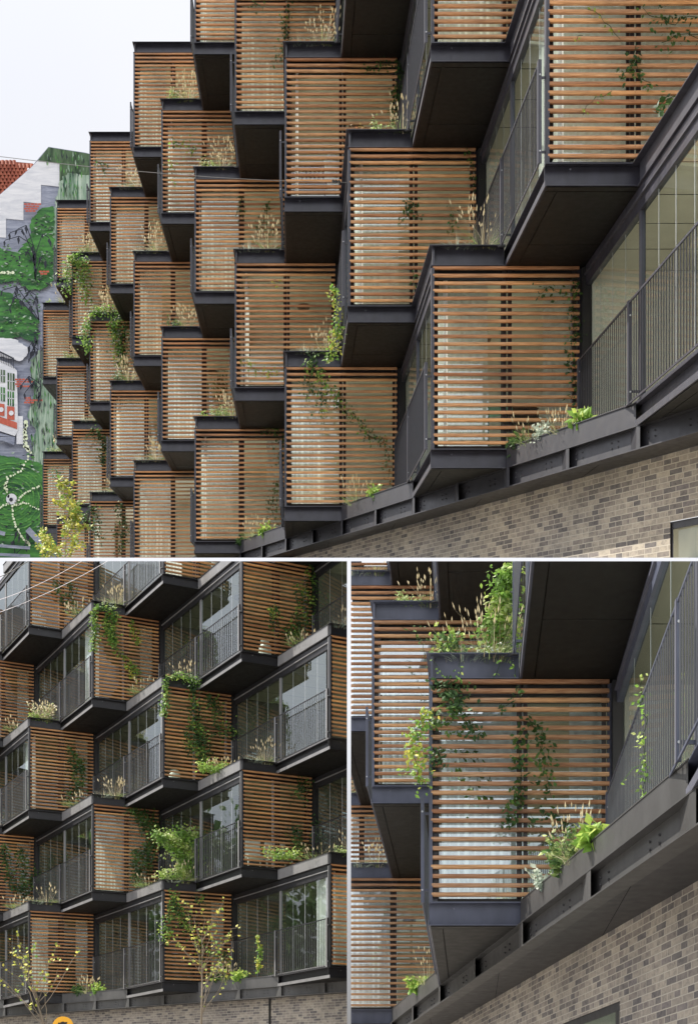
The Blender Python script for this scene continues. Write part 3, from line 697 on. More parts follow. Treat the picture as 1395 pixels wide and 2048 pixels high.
shrub(P2, (-1.5*P2.a+.22*P2.a, 1.5*P2.b+.14, 3*H+.25), .45, .55, 420, 'bushy golden plant leaning out of the left edge planter, lower left picture', 56, 'grass_dry', .07, m2='grass_green', name='golden_bush')
shrub(P2, (-.08*P2.a, .26*P2.b, 2*H+.25), .5, .32, 380, 'bright green foliage mound on the planter right of the central screen, lower left picture', 57, 'leaf_bright', .08)
shrub(P2, (-.4*P2.a+.5*P2.a+.05, .2*P2.b-.5*P2.b, H+.25), .6, .25, 340, 'green foliage mound on the planter at the right edge, lower left picture', 58, 'leaf_bright', .07, m2='grass_green')
shrub(P2, (-.35*P2.a, .5*P2.b+.2, H+.25), .5, .42, 420, 'leafy mound spilling over the planter beneath the pale green creeper, lower left picture', 59, 'leaf_bright', .09, m2='grass_green')
for i, q in enumerate((1.35, 1.22, .36, .22)):
    shrub(P2, trough(P2, q), .28, .28, 190, ['dark plant at the left of the left trough', 'spiky bright plant in the left trough', 'dark bushy plant in the middle trough', 'bright leafed plant in the middle trough'][i]+', lower left picture', 60+i, ['leaf_dark', 'leaf_bright'][i % 2], .09)
    if i % 2 == 0: grass(P2, trough(P2, q-.05), .5, 90, ['tall seeded grass in the left trough', '', 'tall seeded grass in the middle trough'][i]+', lower left picture', 65+i, 'dry')

# lower right picture
vine(P3, [[(868, 1370), (900, 1362), (920, 1372), (930, 1380)], [(905, 1375), (910, 1400), (918, 1425)], [(888, 1372), (900, 1420)], [(915, 1390), (912, 1430)]], A3(0), 'dark leafy clump hanging over the upper left of the big screen, lower right picture', 71, dens=150, spread=.075, size=.065)
vine(P3, [[(850, 1430), (835, 1450), (828, 1480), (825, 1510), (845, 1570)], [(855, 1420), (845, 1445)], [(830, 1460), (838, 1500)], [(835, 1500), (828, 1540)]], A3(0, -.12), 'yellow green vine spilling past the left edge of the big screen, lower right picture', 72, 'leaf_bright', .065, 150, .07, 'leaf_yellow')
vine(P3, [[(845, 1440), (880, 1450), (910, 1448), (940, 1455), (965, 1468)], [(858, 1420), (875, 1440)], [(870, 1500), (880, 1520), (860, 1540)], [(860, 1510), (885, 1505)]], A3(0), 'dark vine running across the upper slats of the big screen, lower right picture', 73, dens=120, spread=.06, size=.065)
vine(P3, [[(1028, 1388), (1022, 1400), (1005, 1415)], [(1030, 1375), (1040, 1395)]], A3(0), 'thin sprig beside the middle post at the top of the big screen, lower right picture', 74, dens=60, spread=.03, size=.06)
vine(P3, [[(1040, 1450), (1038, 1500), (1042, 1560), (1035, 1600)], [(1050, 1440), (1075, 1460), (1085, 1490), (1090, 1540), (1100, 1590)], [(1015, 1600), (1018, 1640)], [(1035, 1590), (1030, 1620), (1015, 1650)]], A3(0), 'dark vine column along the middle post of the big screen, lower right picture', 75, dens=95, spread=.06, size=.07)
vine(P3, [[(890, 1500), (920, 1510), (915, 1560)], [(930, 1500), (960, 1520), (950, 1580)], [(985, 1600), (960, 1590), (930, 1595)]], A3(0, IN), 'shaded vine growing behind the slats of the big screen, lower right picture', 76, dens=50, spread=.07, size=.07)
vine(P3, [[(1080, 1620), (1110, 1640), (1150, 1655)], [(1060, 1630), (1070, 1650)], [(1120, 1640), (1130, 1660)]], A3(0), 'leafy runner low on the right half of the big screen, lower right picture', 77, dens=90, spread=.06, size=.065)
vine(P3, [[(1284, 1350), (1282, 1400), (1290, 1440), (1285, 1500), (1290, 1560), (1284, 1610)]], P3.a-.10, 'light green vine twining up the balcony railing, lower right picture', 78, 'leaf_bright', .05, 60, .03, 'grass_green', side='B')
vine(P3, [[(1015, 1140), (1012, 1200), (1018, 1260), (1010, 1310)], [(1000, 1180), (995, 1240), (1000, 1300)], [(1022, 1130), (1005, 1170)], [(985, 1230), (1000, 1270), (990, 1310)]], A3(0, .25), 'lush bright green climber mounting the dark post above the planter, lower right picture', 79, 'leaf_bright', .07, 520, .11, 'grass_green', .15)
shrub(P3, (.12*P3.a, .16, H+.24), .22, .38, 300, 'round leafed herb bush in the planter above the big screen, lower right picture', 80, 'leaf_dark', .07, m2='leaf_bright')
grass(P3, (.26*P3.a, .13, H+.24), .6, 60, 'tall seed stalks standing in the planter above the big screen, lower right picture', 81, 'dry', None, .25, 1)
shrub(P3, (.36*P3.a, .14, H+.24), .24, .2, 230, 'pale flowering mat in the planter above the big screen, lower right picture', 82, 'grass_green', .045, m2='grass_blue')
vine(P3, [[(865, 1318), (880, 1345), (890, 1358)], [(925, 1315), (918, 1340), (915, 1360)], [(1000, 1315), (995, 1345), (985, 1358)], [(1020, 1315), (1030, 1355)]], A3(0, -.09), 'thin runners dangling over the steel planter front, lower right picture', 83, 'leaf_bright', .05, 22, .015)
vine(P3, [[(800, 1255), (830, 1262), (845, 1300), (860, 1340)], [(820, 1250), (850, 1255)]], A3(.5, -.4), 'bare runner reaching left in front of the rear screen, lower right picture', 84, 'leaf_dark', .06, 14, .02)
shrub(P3, trough(P3, -.17), .20, .45, 330, 'yellow green bush in the trough at the foot of the railing, lower right picture', 85, 'grass_green', .07, m2='leaf_dark')
shrub(P3, trough(P3, -.27), .10, .22, 36, 'big glossy green leaves at the right of the trough, lower right picture', 86, 'leaf_bright', .16)
shrub(P3, trough(P3, -.10), .14, .18, 120, 'bluish low plants in the left of the trough, lower right picture', 87, 'grass_blue', .07)
grass(P3, trough(P3, -.21), .55, 70, 'brown seed heads in the trough by the railing, lower right picture', 88, 'dry', None, .08, 1)
shrub(P3, trough(P3, .70), .2, .22, 240, 'bright leafy plant in the far trough below the rear screen, lower right picture', 89, 'leaf_bright', .09)
grass(P3, trough(P3, .62), .6, 90, 'feathery grass in the far trough below the rear screen, lower right picture', 90, 'dry')

# ------------------------------------------------------------------ the neighbouring gable with its mural
DM = 66.0
def mp(x, y, lay=0): 
    d = DM-.03*lay; return Vector(((x-CX)/F*d, d, (HY-y)/F*d))
hb = mp(60, 1400)
house = empty('gabled_house', (hb.x, hb.y, GROUND), 'white gabled house painted with a green garden mural', 'house')
def poly(name, pts, m, lay, jag=0, seed=1):
    r = random.Random(seed); P = []
    for (x0, y0), (x1, y1) in zip(pts, pts[1:]+pts[:1]):
        P.append((x0, y0))
        if jag:
            n = int(math.hypot(x1-x0, y1-y0)/5)
            for i in range(1, n): P.append((x0+(x1-x0)*i/n+r.uniform(-jag, jag), y0+(y1-y0)*i/n+r.uniform(-1.2, 1.2)))
    mb = MB(); mb.face([mp(x, y, lay) for x, y in P], m, .5, [(0, 0)]*len(P), w=True)
    return mb
allp = []
def wallmesh():
    mb = MB(); pts = [(-60, 450), (0, 388), (62, 334), (97, 293), (172, 305), (260, 330), (260, 1400), (-60, 1400)]
    fr = [mp(x, y) for x, y in pts]; bk = [p+Vector((0, 6, 0)) for p in fr]
    mb.face(fr, 'm_grey', w=True)
    for i in range(len(fr)):
        j = (i+1) % len(fr); mb.face([fr[i], bk[i], bk[j], fr[j]], 'm_white', w=True)
    return mb.build('wall', None, house, panW=P1)
wallmesh()
def layer(name, pts, m, lay, jag=0, seed=1): poly(name, pts, m, lay, jag, seed).build(name, None, house, panW=P1)
layer('painted_steps', [(-60, 452), (0, 389), (62, 335), (76, 320), (119, 326), (119, 373), (82, 369), (82, 407), (47, 403), (47, 440), (12, 437), (12, 475), (-20, 473), (-60, 473)], 'm_white', 1)
layer('painted_tree_top', [(76, 320), (97, 294), (172, 306), (230, 320), (230, 395), (172, 391), (119, 388), (119, 326)], 'm_dkgreen', 2, 0)
layer('painted_waterfall', [(119, 362), (135, 345), (172, 350), (230, 350), (230, 560), (100, 560), (105, 440), (112, 400)], 'm_stream', 3, 3, 2)
layer('painted_lawn', [(62, 440), (85, 415), (107, 412), (107, 560), (92, 575), (60, 580), (30, 560), (-30, 572), (-30, 480), (10, 500), (35, 505), (60, 470)], 'm_green', 4, 4, 3)
layer('painted_lawn', [(-30, 575), (20, 585), (78, 640), (76, 690), (40, 672), (-30, 690)], 'm_green', 4, 3, 4)
layer('painted_waterfall', [(60, 720), (78, 700), (130, 700), (130, 1000), (78, 1000), (60, 940), (72, 860), (55, 830), (68, 790)], 'm_stream', 5, 3, 5)
layer('painted_path', [(-30, 672), (30, 678), (62, 700), (40, 722), (-30, 705)], 'm_white', 6, 3, 6)
layer('painted_garden', [(-30, 905), (30, 915), (78, 925), (130, 960), (130, 1400), (-60, 1400), (-60, 905)], 'm_green', 6, 4, 7)
# concentric lime rings
mb = MB()
for rr in (14, 24, 34, 44, 54, 64, 74):
    for i in range(48):
        a0, a1 = 2*math.pi*i/48, 2*math.pi*(i+1)/48; w_ = 2.0+1.2*math.sin(i*1.7+rr)
        mb.face([mp(23+math.cos(a_)*q_, 998+math.sin(a_)*q_*.95, 7) for a_, q_ in ((a0, rr), (a1, rr), (a1, rr+w_), (a0, rr+w_))], 'm_lime', .5, [(0, 0)]*4, w=True)
mb.build('painted_rings', None, house, panW=P1)
def disc(mb, x, y, r_, m, lay, n=10, sq=1):
    mb.face([mp(x+r_*math.cos(2*math.pi*i/n), y+r_*sq*math.sin(2*math.pi*i/n), lay) for i in range(n)], m, .5, [(0, 0)]*n, w=True)
mb = MB(); r = random.Random(5)
def beads(pts, n, rad):
    for i in range(n):
        f = i/(n-1)*(len(pts)-1); j = min(int(f), len(pts)-2); u = f-j
        x = pts[j][0]*(1-u)+pts[j+1][0]*u; y = pts[j][1]*(1-u)+pts[j+1][1]*u
        disc(mb, x+r.uniform(-1.5, 1.5), y+r.uniform(-1.5, 1.5), rad*r.uniform(.7, 1.3), 'm_dot', 9)
beads([(50, 850), (48, 890), (60, 905), (45, 940), (15, 955), (10, 975), (18, 992)], 34, 2.3)
beads([(52, 845), (50, 870), (55, 900)], 9, 4.2)
beads([(30, 1005), (50, 985), (78, 972)], 14, 1.9); beads([(28, 1010), (50, 1005), (78, 1020)], 14, 1.9)
beads([(25, 1012), (28, 1045), (45, 1075), (60, 1090)], 20, 2.4); beads([(18, 1006), (0, 1015)], 6, 1.9)
beads([(0, 545), (25, 545)], 7, 3)
disc(mb, 23, 998, 11, 'm_white', 9, 16); disc(mb, 22, 999, 4, 'm_black', 10, 7)
mb.build('painted_beads', None, house, panW=P1)
# painted bay tower with windows
mb = MB()
def pq(pts, m, lay): mb.face([mp(x, y, lay) for x, y in pts], m, .5, [(0, 0)]*len(pts), w=True)
pq([(-60, 722), (0, 720), (20, 727), (34, 741), (36, 860), (30, 872), (0, 862), (-60, 856)], 'm_white', 8)
pq([(-60, 872), (0, 866), (30, 874), (28, 890), (8, 882), (-60, 868)], 'm_grey', 9)
for (x0, x1, ya, yb) in ((-3, 10, 738, 762), (15, 29, 745, 778), (-3, 10, 773, 800), (15, 28, 782, 810)):
    pq([(x0, ya), (x1, ya+2), (x1, yb+3), (x0, yb)], 'm_green' if ya > 765 else 'm_dkgreen', 9)
    for f in (.33, .66): pq([(x0+(x1-x0)*f-.7, ya), (x0+(x1-x0)*f+.7, ya), (x0+(x1-x0)*f+.7, yb+2), (x0+(x1-x0)*f-.7, yb+2)], 'm_white', 10)
    pq([(x0, (ya+yb)/2-.8), (x1, (ya+yb)/2+.8), (x1, (ya+yb)/2+2.2), (x0, (ya+yb)/2+.6)], 'm_white', 10)
for (x0, x1, ya, yb) in ((-6, 9, 806, 830), (14, 29, 812, 838)):
    pq([(x0, ya), (x1, ya+2), (x1, yb+2), (x0, yb)], 'm_red', 9); disc(mb, (x0+x1)/2+1, (ya+yb)/2+1, 5, 'm_white', 10)
pq([(-60, 833), (0, 833), (34, 845), (34, 858), (0, 846), (-60, 842)], 'm_red', 9)
for i in range(10): pq([(-4+i*3.4, 700+i*1.6), (-3+i*3.4, 700+i*1.6), (-3+i*3.4, 722+i*1.6), (-4+i*3.4, 722+i*1.6)], 'm_black', 9)
pq([(-60, 698), (-4, 700), (28, 716), (28, 719), (-4, 703), (-60, 701)], 'm_black', 10)
mb.build('painted_tower', None, house, panW=P1)
# brushed foliage strokes over the greens
mb = MB(); r = random.Random(21)
zones = [((-2, 490, 107, 575), 210), ((-2, 578, 76, 668), 150), ((62, 425, 107, 470), 60), ((80, 300, 170, 385), 130), ((60, 715, 112, 900), 150), ((-2, 905, 105, 1110), 170)]
for (x0, y0, x1, y1), n_ in zones:
    for i in range(n_):
        x, y = r.uniform(x0, x1), r.uniform(y0, y1)
        if y < 400 and x < 119 and y > 322: continue
        if y < 322 and x < 88: continue
        a_ = r.uniform(-.5, .5); l_ = r.uniform(4, 11); w_ = r.uniform(.8, 2.2); dx, dy = math.cos(a_)*l_, math.sin(a_)*l_*.8
        if 715 < y < 900 or y < 400: dx, dy = r.uniform(-1, 1), r.uniform(6, 16)
        mb.face([mp(*q_, 7+(i % 7)*.1) for q_ in ((x, y), (x+dx*.5-dy*.1, y+dy*.5-w_), (x+dx, y+dy), (x+dx*.5+dy*.1, y+dy*.5+w_))], r.choice(['m_dkgreen', 'm_dkgreen', 'm_lime', 'm_stream', 'm_green', 'm_black']), .5, [(0, 0)]*4, w=True)
mb.build('painted_foliage', None, house, panW=P1)
# painted brick patches
mb = MB(); r = random.Random(9)
for cx_, cy_, n_ in ((60, 412, 4), (90, 547, 2), (42, 763, 4), (60, 800, 3)):
    for j in range(n_):
        for i in range(r.randint(2, 5)):
            x = cx_-12+i*7+(j % 2)*3; y = cy_-6+j*4.6; pq([(x, y), (x+6, y), (x+6, y+3.4), (x, y+3.4)], 'm_red', 11)
mb.build('painted_bricks', None, house, panW=P1)
# painted plants with black leaves
mb = MB(); r = random.Random(11)
def stroke(pts, w0, m='m_black', lay=12):
    for (x0, y0), (x1, y1) in zip(pts, pts[1:]):
        dx, dy = x1-x0, y1-y0; l_ = math.hypot(dx, dy); nx, ny = -dy/l_*w0, dx/l_*w0
        pq([(x0-nx, y0-ny), (x0+nx, y0+ny), (x1+nx, y1+ny), (x1-nx, y1-ny)], m, lay)
def bleaf(x, y, dx, dy, w0=3):
    nx, ny = -dy*.22, dx*.22
    pq([(x, y), (x+dx*.3+nx, y+dy*.3+ny), (x+dx, y+dy), (x+dx*.5-nx*.6, y+dy*.5-ny*.6)], 'm_black', 13)
def plant(x, y, brs):
    global mb
    mb = MB()
    for bx, by, ex, ey in brs:
        mx_, my_ = (bx+ex)/2, min(by, ey)-8; stroke([(x, y), (bx, by), (mx_, my_), (ex, ey)], .8)
        for f in (0, .5, 1):
            lx, ly = bx+(ex-bx)*f, (my_ if f == .5 else (by if f == 0 else ey)); bleaf(lx, ly, r.uniform(-7, 5), r.uniform(11, 20))
    mb.build('painted_plant', None, house, panW=P1)
plant(70, 560, [(68, 510, 20, 465), (70, 500, 35, 458), (72, 505, 98, 475), (70, 530, 40, 510), (75, 535, 92, 520), (66, 490, 10, 480)])
plant(78, 640, [(60, 610, 5, 580), (70, 600, 30, 580), (72, 590, 45, 600), (40, 600, 20, 615)])
plant(82, 770, [(70, 760, 45, 768), (78, 775, 50, 785), (80, 790, 82, 805), (70, 700, 60, 690)])
plant(76, 690, [(74, 680, 66, 700), (76, 700, 60, 715)])
plant(30, 1110, [(28, 1080, 40, 1070), (50, 1090, 60, 1070)])
mb = MB()
stroke([(55, 1058), (105, 1112), (125, 1140)], 6, 'm_grey', 14); stroke([(-20, 1060), (10, 1068)], 4, 'm_grey', 14); stroke([(-20, 1090), (60, 1096)], 3, 'm_grey', 14); stroke([(-20, 1108), (60, 1112)], 3, 'm_grey', 14)
mb.build('painted_fence', None, house, panW=P1)
layer('painted_pillar', [(33, 832), (46, 832), (46, 888), (33, 888)], 'm_white', 7)
# tiled roof beside the gable
mb = MB()
j = 0; y = 300.
while y < 420:
    x = -40+(j % 2)*3
    while x < 64:
        if x < 62*(390-y)/64 and y > 318+x*.12:
            for i in range(4):
                a0, a1 = math.pi*i/4, math.pi*(i+1)/4
                p = [mp(x+4-4*math.cos(a_), yy-2.0*math.sin(a_), -40+5*math.sin(a_)-8*sh) for a_, yy, sh in ((a0, y, .25), (a1, y, .25), (a1, y+9, 0), (a0, y+9, 0))]
                mb.face(p, 'tile', .5, [(0, 0)]*4, w=True)
        x += 7.6
    y += 7; j += 1
mb.face([mp(-50, 316, -55), mp(63, 326, -55), mp(0, 400, -55), mp(-50, 440, -55)], 'tile', .2, [(0, 0)]*4, w=True)
o_ = mb.build('tiled_roof', None, house, panW=P1)

# ------------------------------------------------------------------ wires, saplings, sign, furniture, trees along the street
def px(x, y, d): return Vector(((x-CX)/F*d, d, (HY-y)/F*d))
def wire(pan, A, B, rad, m, label, ins=False):
    N_ = 16; mb = MB()
    for i in range(N_):
        p, q = A.lerp(B, i/N_), A.lerp(B, (i+1)/N_); sg = lambda t: Vector((0, 0, -.10*4*t*(1-t)))
        mb.cyl(p+sg(i/N_), q+sg((i+1)/N_), rad, rad, m, 5, w=True)
    if ins:
        d = (B-A).normalized()
        for k_ in range(3): mb.cyl(B-d*(.28+.10*k_), B-d*(.24+.10*k_), .03, .022, 'lamp', 8, w=True)
    tag(mb.build('cable', None, None, A, panW=pan), label, 'cable')
wire(P1, px(-60, 305, 17), P1.W((-.5*P1.a-.02, .5*P1.b-.02, H+2.36)), .0045, 'cable', 'thin grey wire strung across the timber screens to a bay corner, upper picture', True)
wire(P2, px(-60, 1216, 18), px(175, 1115, 18.5), .0036, 'cable_pale', 'upper pale wire crossing the top left screen, lower left picture')
wire(P2, px(-60, 1244, 18), px(235, 1110, 18.5), .0036, 'cable_pale', 'lower pale wire crossing the top left screen and railing, lower left picture')
wire(P2, px(-60, 1168, 19), px(70, 1112, 19.2), .007, 'lamp', 'dark wire at the extreme top left corner, lower left picture')

def sapling(pan, base_px, top_px, d, label, seed, spread=.9, leaves=9, zcut=GROUND, nb=16, lm='leaf_yellow', fork=.35):
    r = random.Random(seed); T = px(*top_px, d); Bp = px(*base_px, d); B0 = Vector((Bp.x, Bp.y, zcut))
    tr = MB(); lf = MB(); hgt = (T-Bp).length
    pts = [B0, Bp, Bp.lerp(T, .35)+rv(r, .03), Bp.lerp(T, .7)+rv(r, .03), T]
    rad = [.03, .022, .016, .010, .004]
    for i in range(4): tr.cyl(pts[i], pts[i+1], rad[i], rad[i+1], 'bark', 6, w=True)
    def twig(p, dr, ln, rd, lv):
        q = p; k = 4
        for i in range(k):
            nq = q+dr*ln/k+rv(r, ln*.04)+Vector((0, 0, ln*.03)); tr.cyl(q, nq, rd*(1-i/k*.6), rd*(1-(i+1)/k*.6), 'bark', 4, w=True)
            for t in range(leaves):
                if r.random() < ((.12 if pan is P2 else .35)+.5*i/k): leaf(lf, q.lerp(nq, r.random())+rv(r, .02), (.065 if pan is P2 else .085), lm if r.random() < .8 else 'leaf_bright', r, axis=Vector((r.uniform(-1, 1), 0, r.uniform(-.2, .9))), aspect=.75, tint=r.uniform(.2, .9))
            if lv < 1 and i > 0 and r.random() < .75: twig(nq, (dr+rv(r, .55)).normalized(), ln*.42, rd*.55, lv+1)
            q = nq
    for i in range(nb):
        f = fork*.0+r.uniform(.0, .95); p = Bp.lerp(T, f); an = r.uniform(0, 6.28)
        dr = Vector((math.cos(an), math.sin(an)*.6, r.uniform(.7, 1.5))).normalized(); twig(p, dr, spread*(1-.62*f)*r.uniform(.6, 1.1), .009*(1-.4*f), 0)
    root = empty('sapling', B0, label, 'tree')
    t = tr.build('trunk', None, root, panW=pan); l = lf.build('crown', None, root, soft=True, panW=pan)
sapling(P1, (128, 1150), (134, 985), 26, 'yellow leaved sapling before the mural and far screens, upper picture', 3, .8, 7, -1.6, 20)
sapling(P1, (78, 1160), (84, 1072), 28, 'short yellow sapling top beside the painted fence, upper picture', 8, .6, 6, -1.6, 9)
sapling(P2, (92, 2060), (55, 1912), 19, 'leafy young tree behind the yellow disc at bottom left, lower left picture', 5, .95, 2, nb=17)
sapling(P2, (402, 2060), (404, 1868), 19, 'tall young tree in front of the lowest central screen, lower left picture', 6, 1.15, 2, nb=21)
# yellow round sign
sc = px(126, 2055, 16)
root = empty('round_sign', (sc.x, sc.y, GROUND), 'orange yellow round sign with a black figure, bottom left corner of the lower left picture', 'sign')
mb = MB(); mb.cyl(sc+Vector((0, -.012, 0)), sc+Vector((0, .012, 0)), 1.0*.155, .155, 'sign_yellow', 40, w=True); mb.build('disc', None, root, panW=P2)
mb = MB()
def blob(cx_, cz_, rx, rz, n=10, y=-.016):
    c = sc+Vector((cx_, y, cz_)); mb.face([c+Vector((rx*math.cos(6.283*i/n), 0, rz*math.sin(6.283*i/n))) for i in range(n)], 'sign_black', .5, [(0, 0)]*n, w=True)
blob(0, .045, .045, .035); blob(-.03, .0, .05, .03, y=-.018); blob(.035, -.005, .045, .028, y=-.017); blob(.0, -.06, .03, .06, y=-.019); blob(.05, .06, .018, .015, y=-.018); blob(-.055, .05, .016, .018, y=-.017)
mb.build('black_figure', None, root, panW=P2)
mb = MB(); mb.cyl(Vector((sc.x, sc.y+.035, GROUND)), sc+Vector((0, .035, .05)), .022, .022, 'alu', 10, w=True); mb.build('pole', None, root, panW=P2)

# furniture behind the screens
def local_box(pan, root, name, s0, s1, t0, t1, z0, z1, m):
    mb = MB(); mb.box(s0, s1, t0, t1, z0, z1, m); return mb.build(name, pan, root)
def chair(pan, s, t, k, m, label, w_=.5, hb_=.85, slat=False):
    z = k*H+.302; root = empty('chair', pan.W((s, t, z)), label, 'chair')
    local_box(pan, root, 'seat', s-w_/2, s+w_/2, t-.22, t+.24, z+.40, z+.46, m)
    mb = MB(); n_ = 9
    if slat:
        for i in range(n_): mb.box(s-w_/2+i*w_/n_, s-w_/2+(i+.55)*w_/n_, t+.245, t+.27, z+.462, z+hb_, m)
        mb.box(s-w_/2-.02, s+w_/2+.02, t+.241, t+.274, z+hb_, z+hb_+.04, m)
    else: mb.box(s-w_/2, s+w_/2, t+.245, t+.29, z+.462, z+hb_, m); mb.box(s-w_/2+.03, s+w_/2-.03, t+.25, t+.285, z+hb_, z+hb_+.03, m)
    mb.build('backrest', pan, root)
    for a_ in (-1, 1):
        for b_ in (-1, 1):
            mb = MB(); x = s+a_*(w_/2-.03); mb.prism((x, t+.01+b_*.18, z), (x, t+.01+b_*.18, z+.399), [(-.015, -.015, 0), (.015, -.015, 0), (.015, .015, 0), (-.015, .015, 0)], m)
            mb.build('leg', pan, root)
def table(pan, s, t, k, m, label, r_=.38, h_=.72):
    z = k*H+.302; root = empty('bistro_table', pan.W((s, t, z)), label, 'table')
    mb = MB(); mb.cyl((s, t, z+h_), (s, t, z+h_+.03), r_, r_, m, 20); mb.build('table_top', pan, root)
    mb = MB(); mb.cyl((s, t, z+.03), (s, t, z+h_), .025, .025, m, 8); mb.build('pedestal', pan, root)
    mb = MB(); mb.cyl((s, t, z), (s, t, z+.03), .22, .2, m, 16); mb.build('foot', pan, root)
def pot(pan, s, t, k, m, label, h_=.6):
    z = k*H+.302; mb = MB(); pr = [(0, .12), (.2, .17), (.7, .15), (.85, .09), (.93, .11), (1, .12)]
    for (a_, ra), (b_, rb) in zip(pr, pr[1:]): mb.cyl((s, t, z+a_*h_), (s, t, z+b_*h_), ra, rb, m, 16)
    tag(mb.build('vase', pan, None, pan.W((s, t, z)), smooth=False), label, 'vase')
cs, ct = P1.corner(1)
chair(P1, cs+.45, ct+.62, 2, 'wicker', 'dark slatted lounge chair behind the screen beside the white folded cloth, upper picture', .75, .95, True)
mb = MB(); z = 2*H+.31
mb.cyl((cs+.92, ct+.62, z), (cs+.92, ct+.62, z+.3), .05, .10, 'white_paint', 10); mb.cyl((cs+.92, ct+.62, z+.3), (cs+.92, ct+.62, z+.95), .10, .15, 'white_paint', 10); mb.cyl((cs+.92, ct+.62, z+.95), (cs+.92, ct+.62, z+1.12), .15, .05, 'white_paint', 10)
tag(mb.build('folded_parasol', P1, None, P1.W((cs+.92, ct+.62, z))), 'white folded parasol standing behind the middle screen, upper picture', 'parasol')
table(P1, .95, .75, 0, 'teal', 'round bistro table behind the lowest right screen, upper picture')
chair(P1, 1.55, .8, 0, 'lamp', 'dark chair beside the bistro table behind the lowest right screen, upper picture')
cs, ct = P1.corner(1.5)
chair(P1, cs+.5, ct+.7, 1, 'white_paint', 'left white chair behind the middle screen, upper picture'); chair(P1, cs+1.15, ct+.8, 1, 'white_paint', 'right white chair behind the middle screen, upper picture')
cs, ct = P2.corner(0)
pot(P2, cs+.95, ct+.55, 3, 'white_paint', 'cream vase glowing behind the topmost right screen, lower left picture', .6)
chair(P2, cs+.75, ct+.75, 1, 'white_paint', 'left white armchair behind the lower right screen, lower left picture', .6, .95)
chair(P2, cs+1.5, ct+.75, 1, 'white_paint', 'right white armchair behind the lower right screen, lower left picture', .6, .95)
cs, ct = P2.corner(.5)
pot(P2, cs+.55, ct+.5, 2, 'white_paint', 'white pot low behind the central vine screen, lower left picture', .36)
cs, ct = P2.corner(-.5)
chair(P2, cs+.75, ct+1.2, 0, 'teal', 'pale teal folding chair on the lowest glazed balcony, lower left picture', .45, .8, True)
cs, ct = P2.corner(1.5)
chair(P2, cs+.45, ct+.7, 4, 'alu', 'round backed metal chair behind the topmost left screen, lower left picture', .5, .85, True)
# tall street trees to the left of the view: the glass mirrors them
def street_tree(x, y, h, label, seed):
    r = random.Random(seed); root = empty('street_tree', (x, y, GROUND), label, 'tree', 'street trees left of the frame')
    t = MB(); top = Vector((x, y, h*.75)); t.cyl((x, y, GROUND), top, .4, .12, 'bark', 8, w=True); c = MB()
    for i in range(34):
        an = r.uniform(0, 6.28); f = r.uniform(.3, 1); p = Vector((x, y, GROUND)).lerp(top, f*.95)
        e = p+Vector((math.cos(an), math.sin(an), .5))*h*.24*r.uniform(.5, 1.1); t.cyl(p, e, .07, .02, 'bark', 4, w=True)
        for j in range(75): leaf(c, e+rv(r, h*.065), .75, 'leaf_dark', r, aspect=.8, tint=r.uniform(.2, .9))
    t.build('trunk', None, root); c.build('crown', None, root)
for i, (x, y, h) in enumerate(((-37, 42, 19), (-41, 54, 22), (-46, 67, 21), (-53, 82, 24), (-33, 33, 16))): street_tree(x, y, h, 'leafy street tree mirrored in the balcony glass', 200+i)


# ------------------------------------------------------------------ ground, sky, sun, camera
g = MB(); Rr = 400
g.face([(-Rr, -120, GROUND), (Rr, -120, GROUND), (Rr, 700, GROUND), (-Rr, 700, GROUND)], 'concrete', w=True)
go = g.build('ground'); go['kind'] = 'structure'; go['label'] = 'paved street ground'

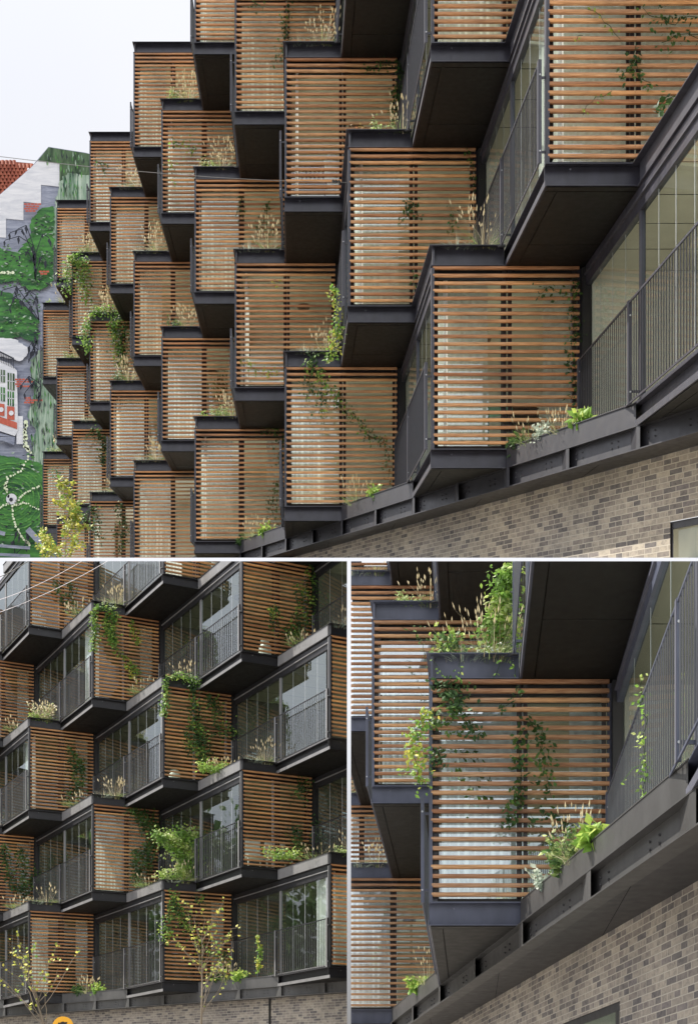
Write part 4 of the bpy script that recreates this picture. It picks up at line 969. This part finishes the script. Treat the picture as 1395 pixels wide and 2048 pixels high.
w = bpy.data.worlds.new('World'); C.world = w; w.use_nodes = True
nt = w.node_tree; bg = nt.nodes['Background']
sky = nt.nodes.new('ShaderNodeTexSky'); sky.sky_type = 'NISHITA'; sky.sun_disc = False
SUN = Vector((-.50, .10, .86)).normalized()
el = math.asin(SUN.z); az = math.atan2(SUN.x, SUN.y)
sky.sun_elevation = el; sky.sun_rotation = az
tc = nt.nodes.new('ShaderNodeTexCoord')
cn = nt.nodes.new('ShaderNodeTexNoise'); cn.inputs['Scale'].default_value = 1.3; cn.inputs['Detail'].default_value = 5
L(nt, tc.outputs['Generated'], cn.inputs[0])
cr = ramp(nt, cn.outputs[0], [(.25, (.72, .72, .72)), (.6, (.92, .92, .92))])
mx = nt.nodes.new('ShaderNodeMix'); mx.data_type = 'RGBA'
L(nt, cr, mx.inputs[0]); L(nt, sky.outputs[0], mx.inputs[6]); mx.inputs[7].default_value = (8.7, 8.75, 9.1, 1)
sp = nt.nodes.new('ShaderNodeSeparateXYZ'); L(nt, tc.outputs['Generated'], sp.inputs[0])
hz = ramp(nt, sp.outputs[2], [(0, (.16, .15, .14)), (.06, (.30, .29, .28)), (.34, (1, 1, 1))])
yr = ramp(nt, sp.outputs[1], [(.25, (1, 1, 1)), (.75, (.60, .60, .60))])
fin = mul(nt, mul(nt, mx.outputs[2], hz), yr); L(nt, fin, bg.inputs[0]); bg.inputs[1].default_value = .1
sl = bpy.data.lights.new('sun', 'SUN'); sl.energy = 5.0; sl.angle = math.radians(.6); sl.color = (1, .93, .82)
so = bpy.data.objects.new('sun', sl); COL.objects.link(so); so.rotation_euler = (-SUN).to_track_quat('-Z', 'Y').to_euler()

cam = bpy.data.cameras.new('camera'); co = bpy.data.objects.new('camera', cam); COL.objects.link(co); C.camera = co
cam.sensor_fit = 'HORIZONTAL'; cam.sensor_width = 36; cam.lens = F/1395*36
cam.shift_y = (HY-1024)/1395; cam.clip_start = .1; cam.clip_end = 2000
co.location = (0, 0, 0); co.rotation_euler = (math.pi/2, 0, 0)
C.view_settings.view_transform = 'Standard'; C.view_settings.look = 'None'; C.view_settings.exposure = .95; C.view_settings.gamma = 1
C.render.engine = 'CYCLES'
for o in bpy.data.objects:
    if '_o' in o: del o['_o']
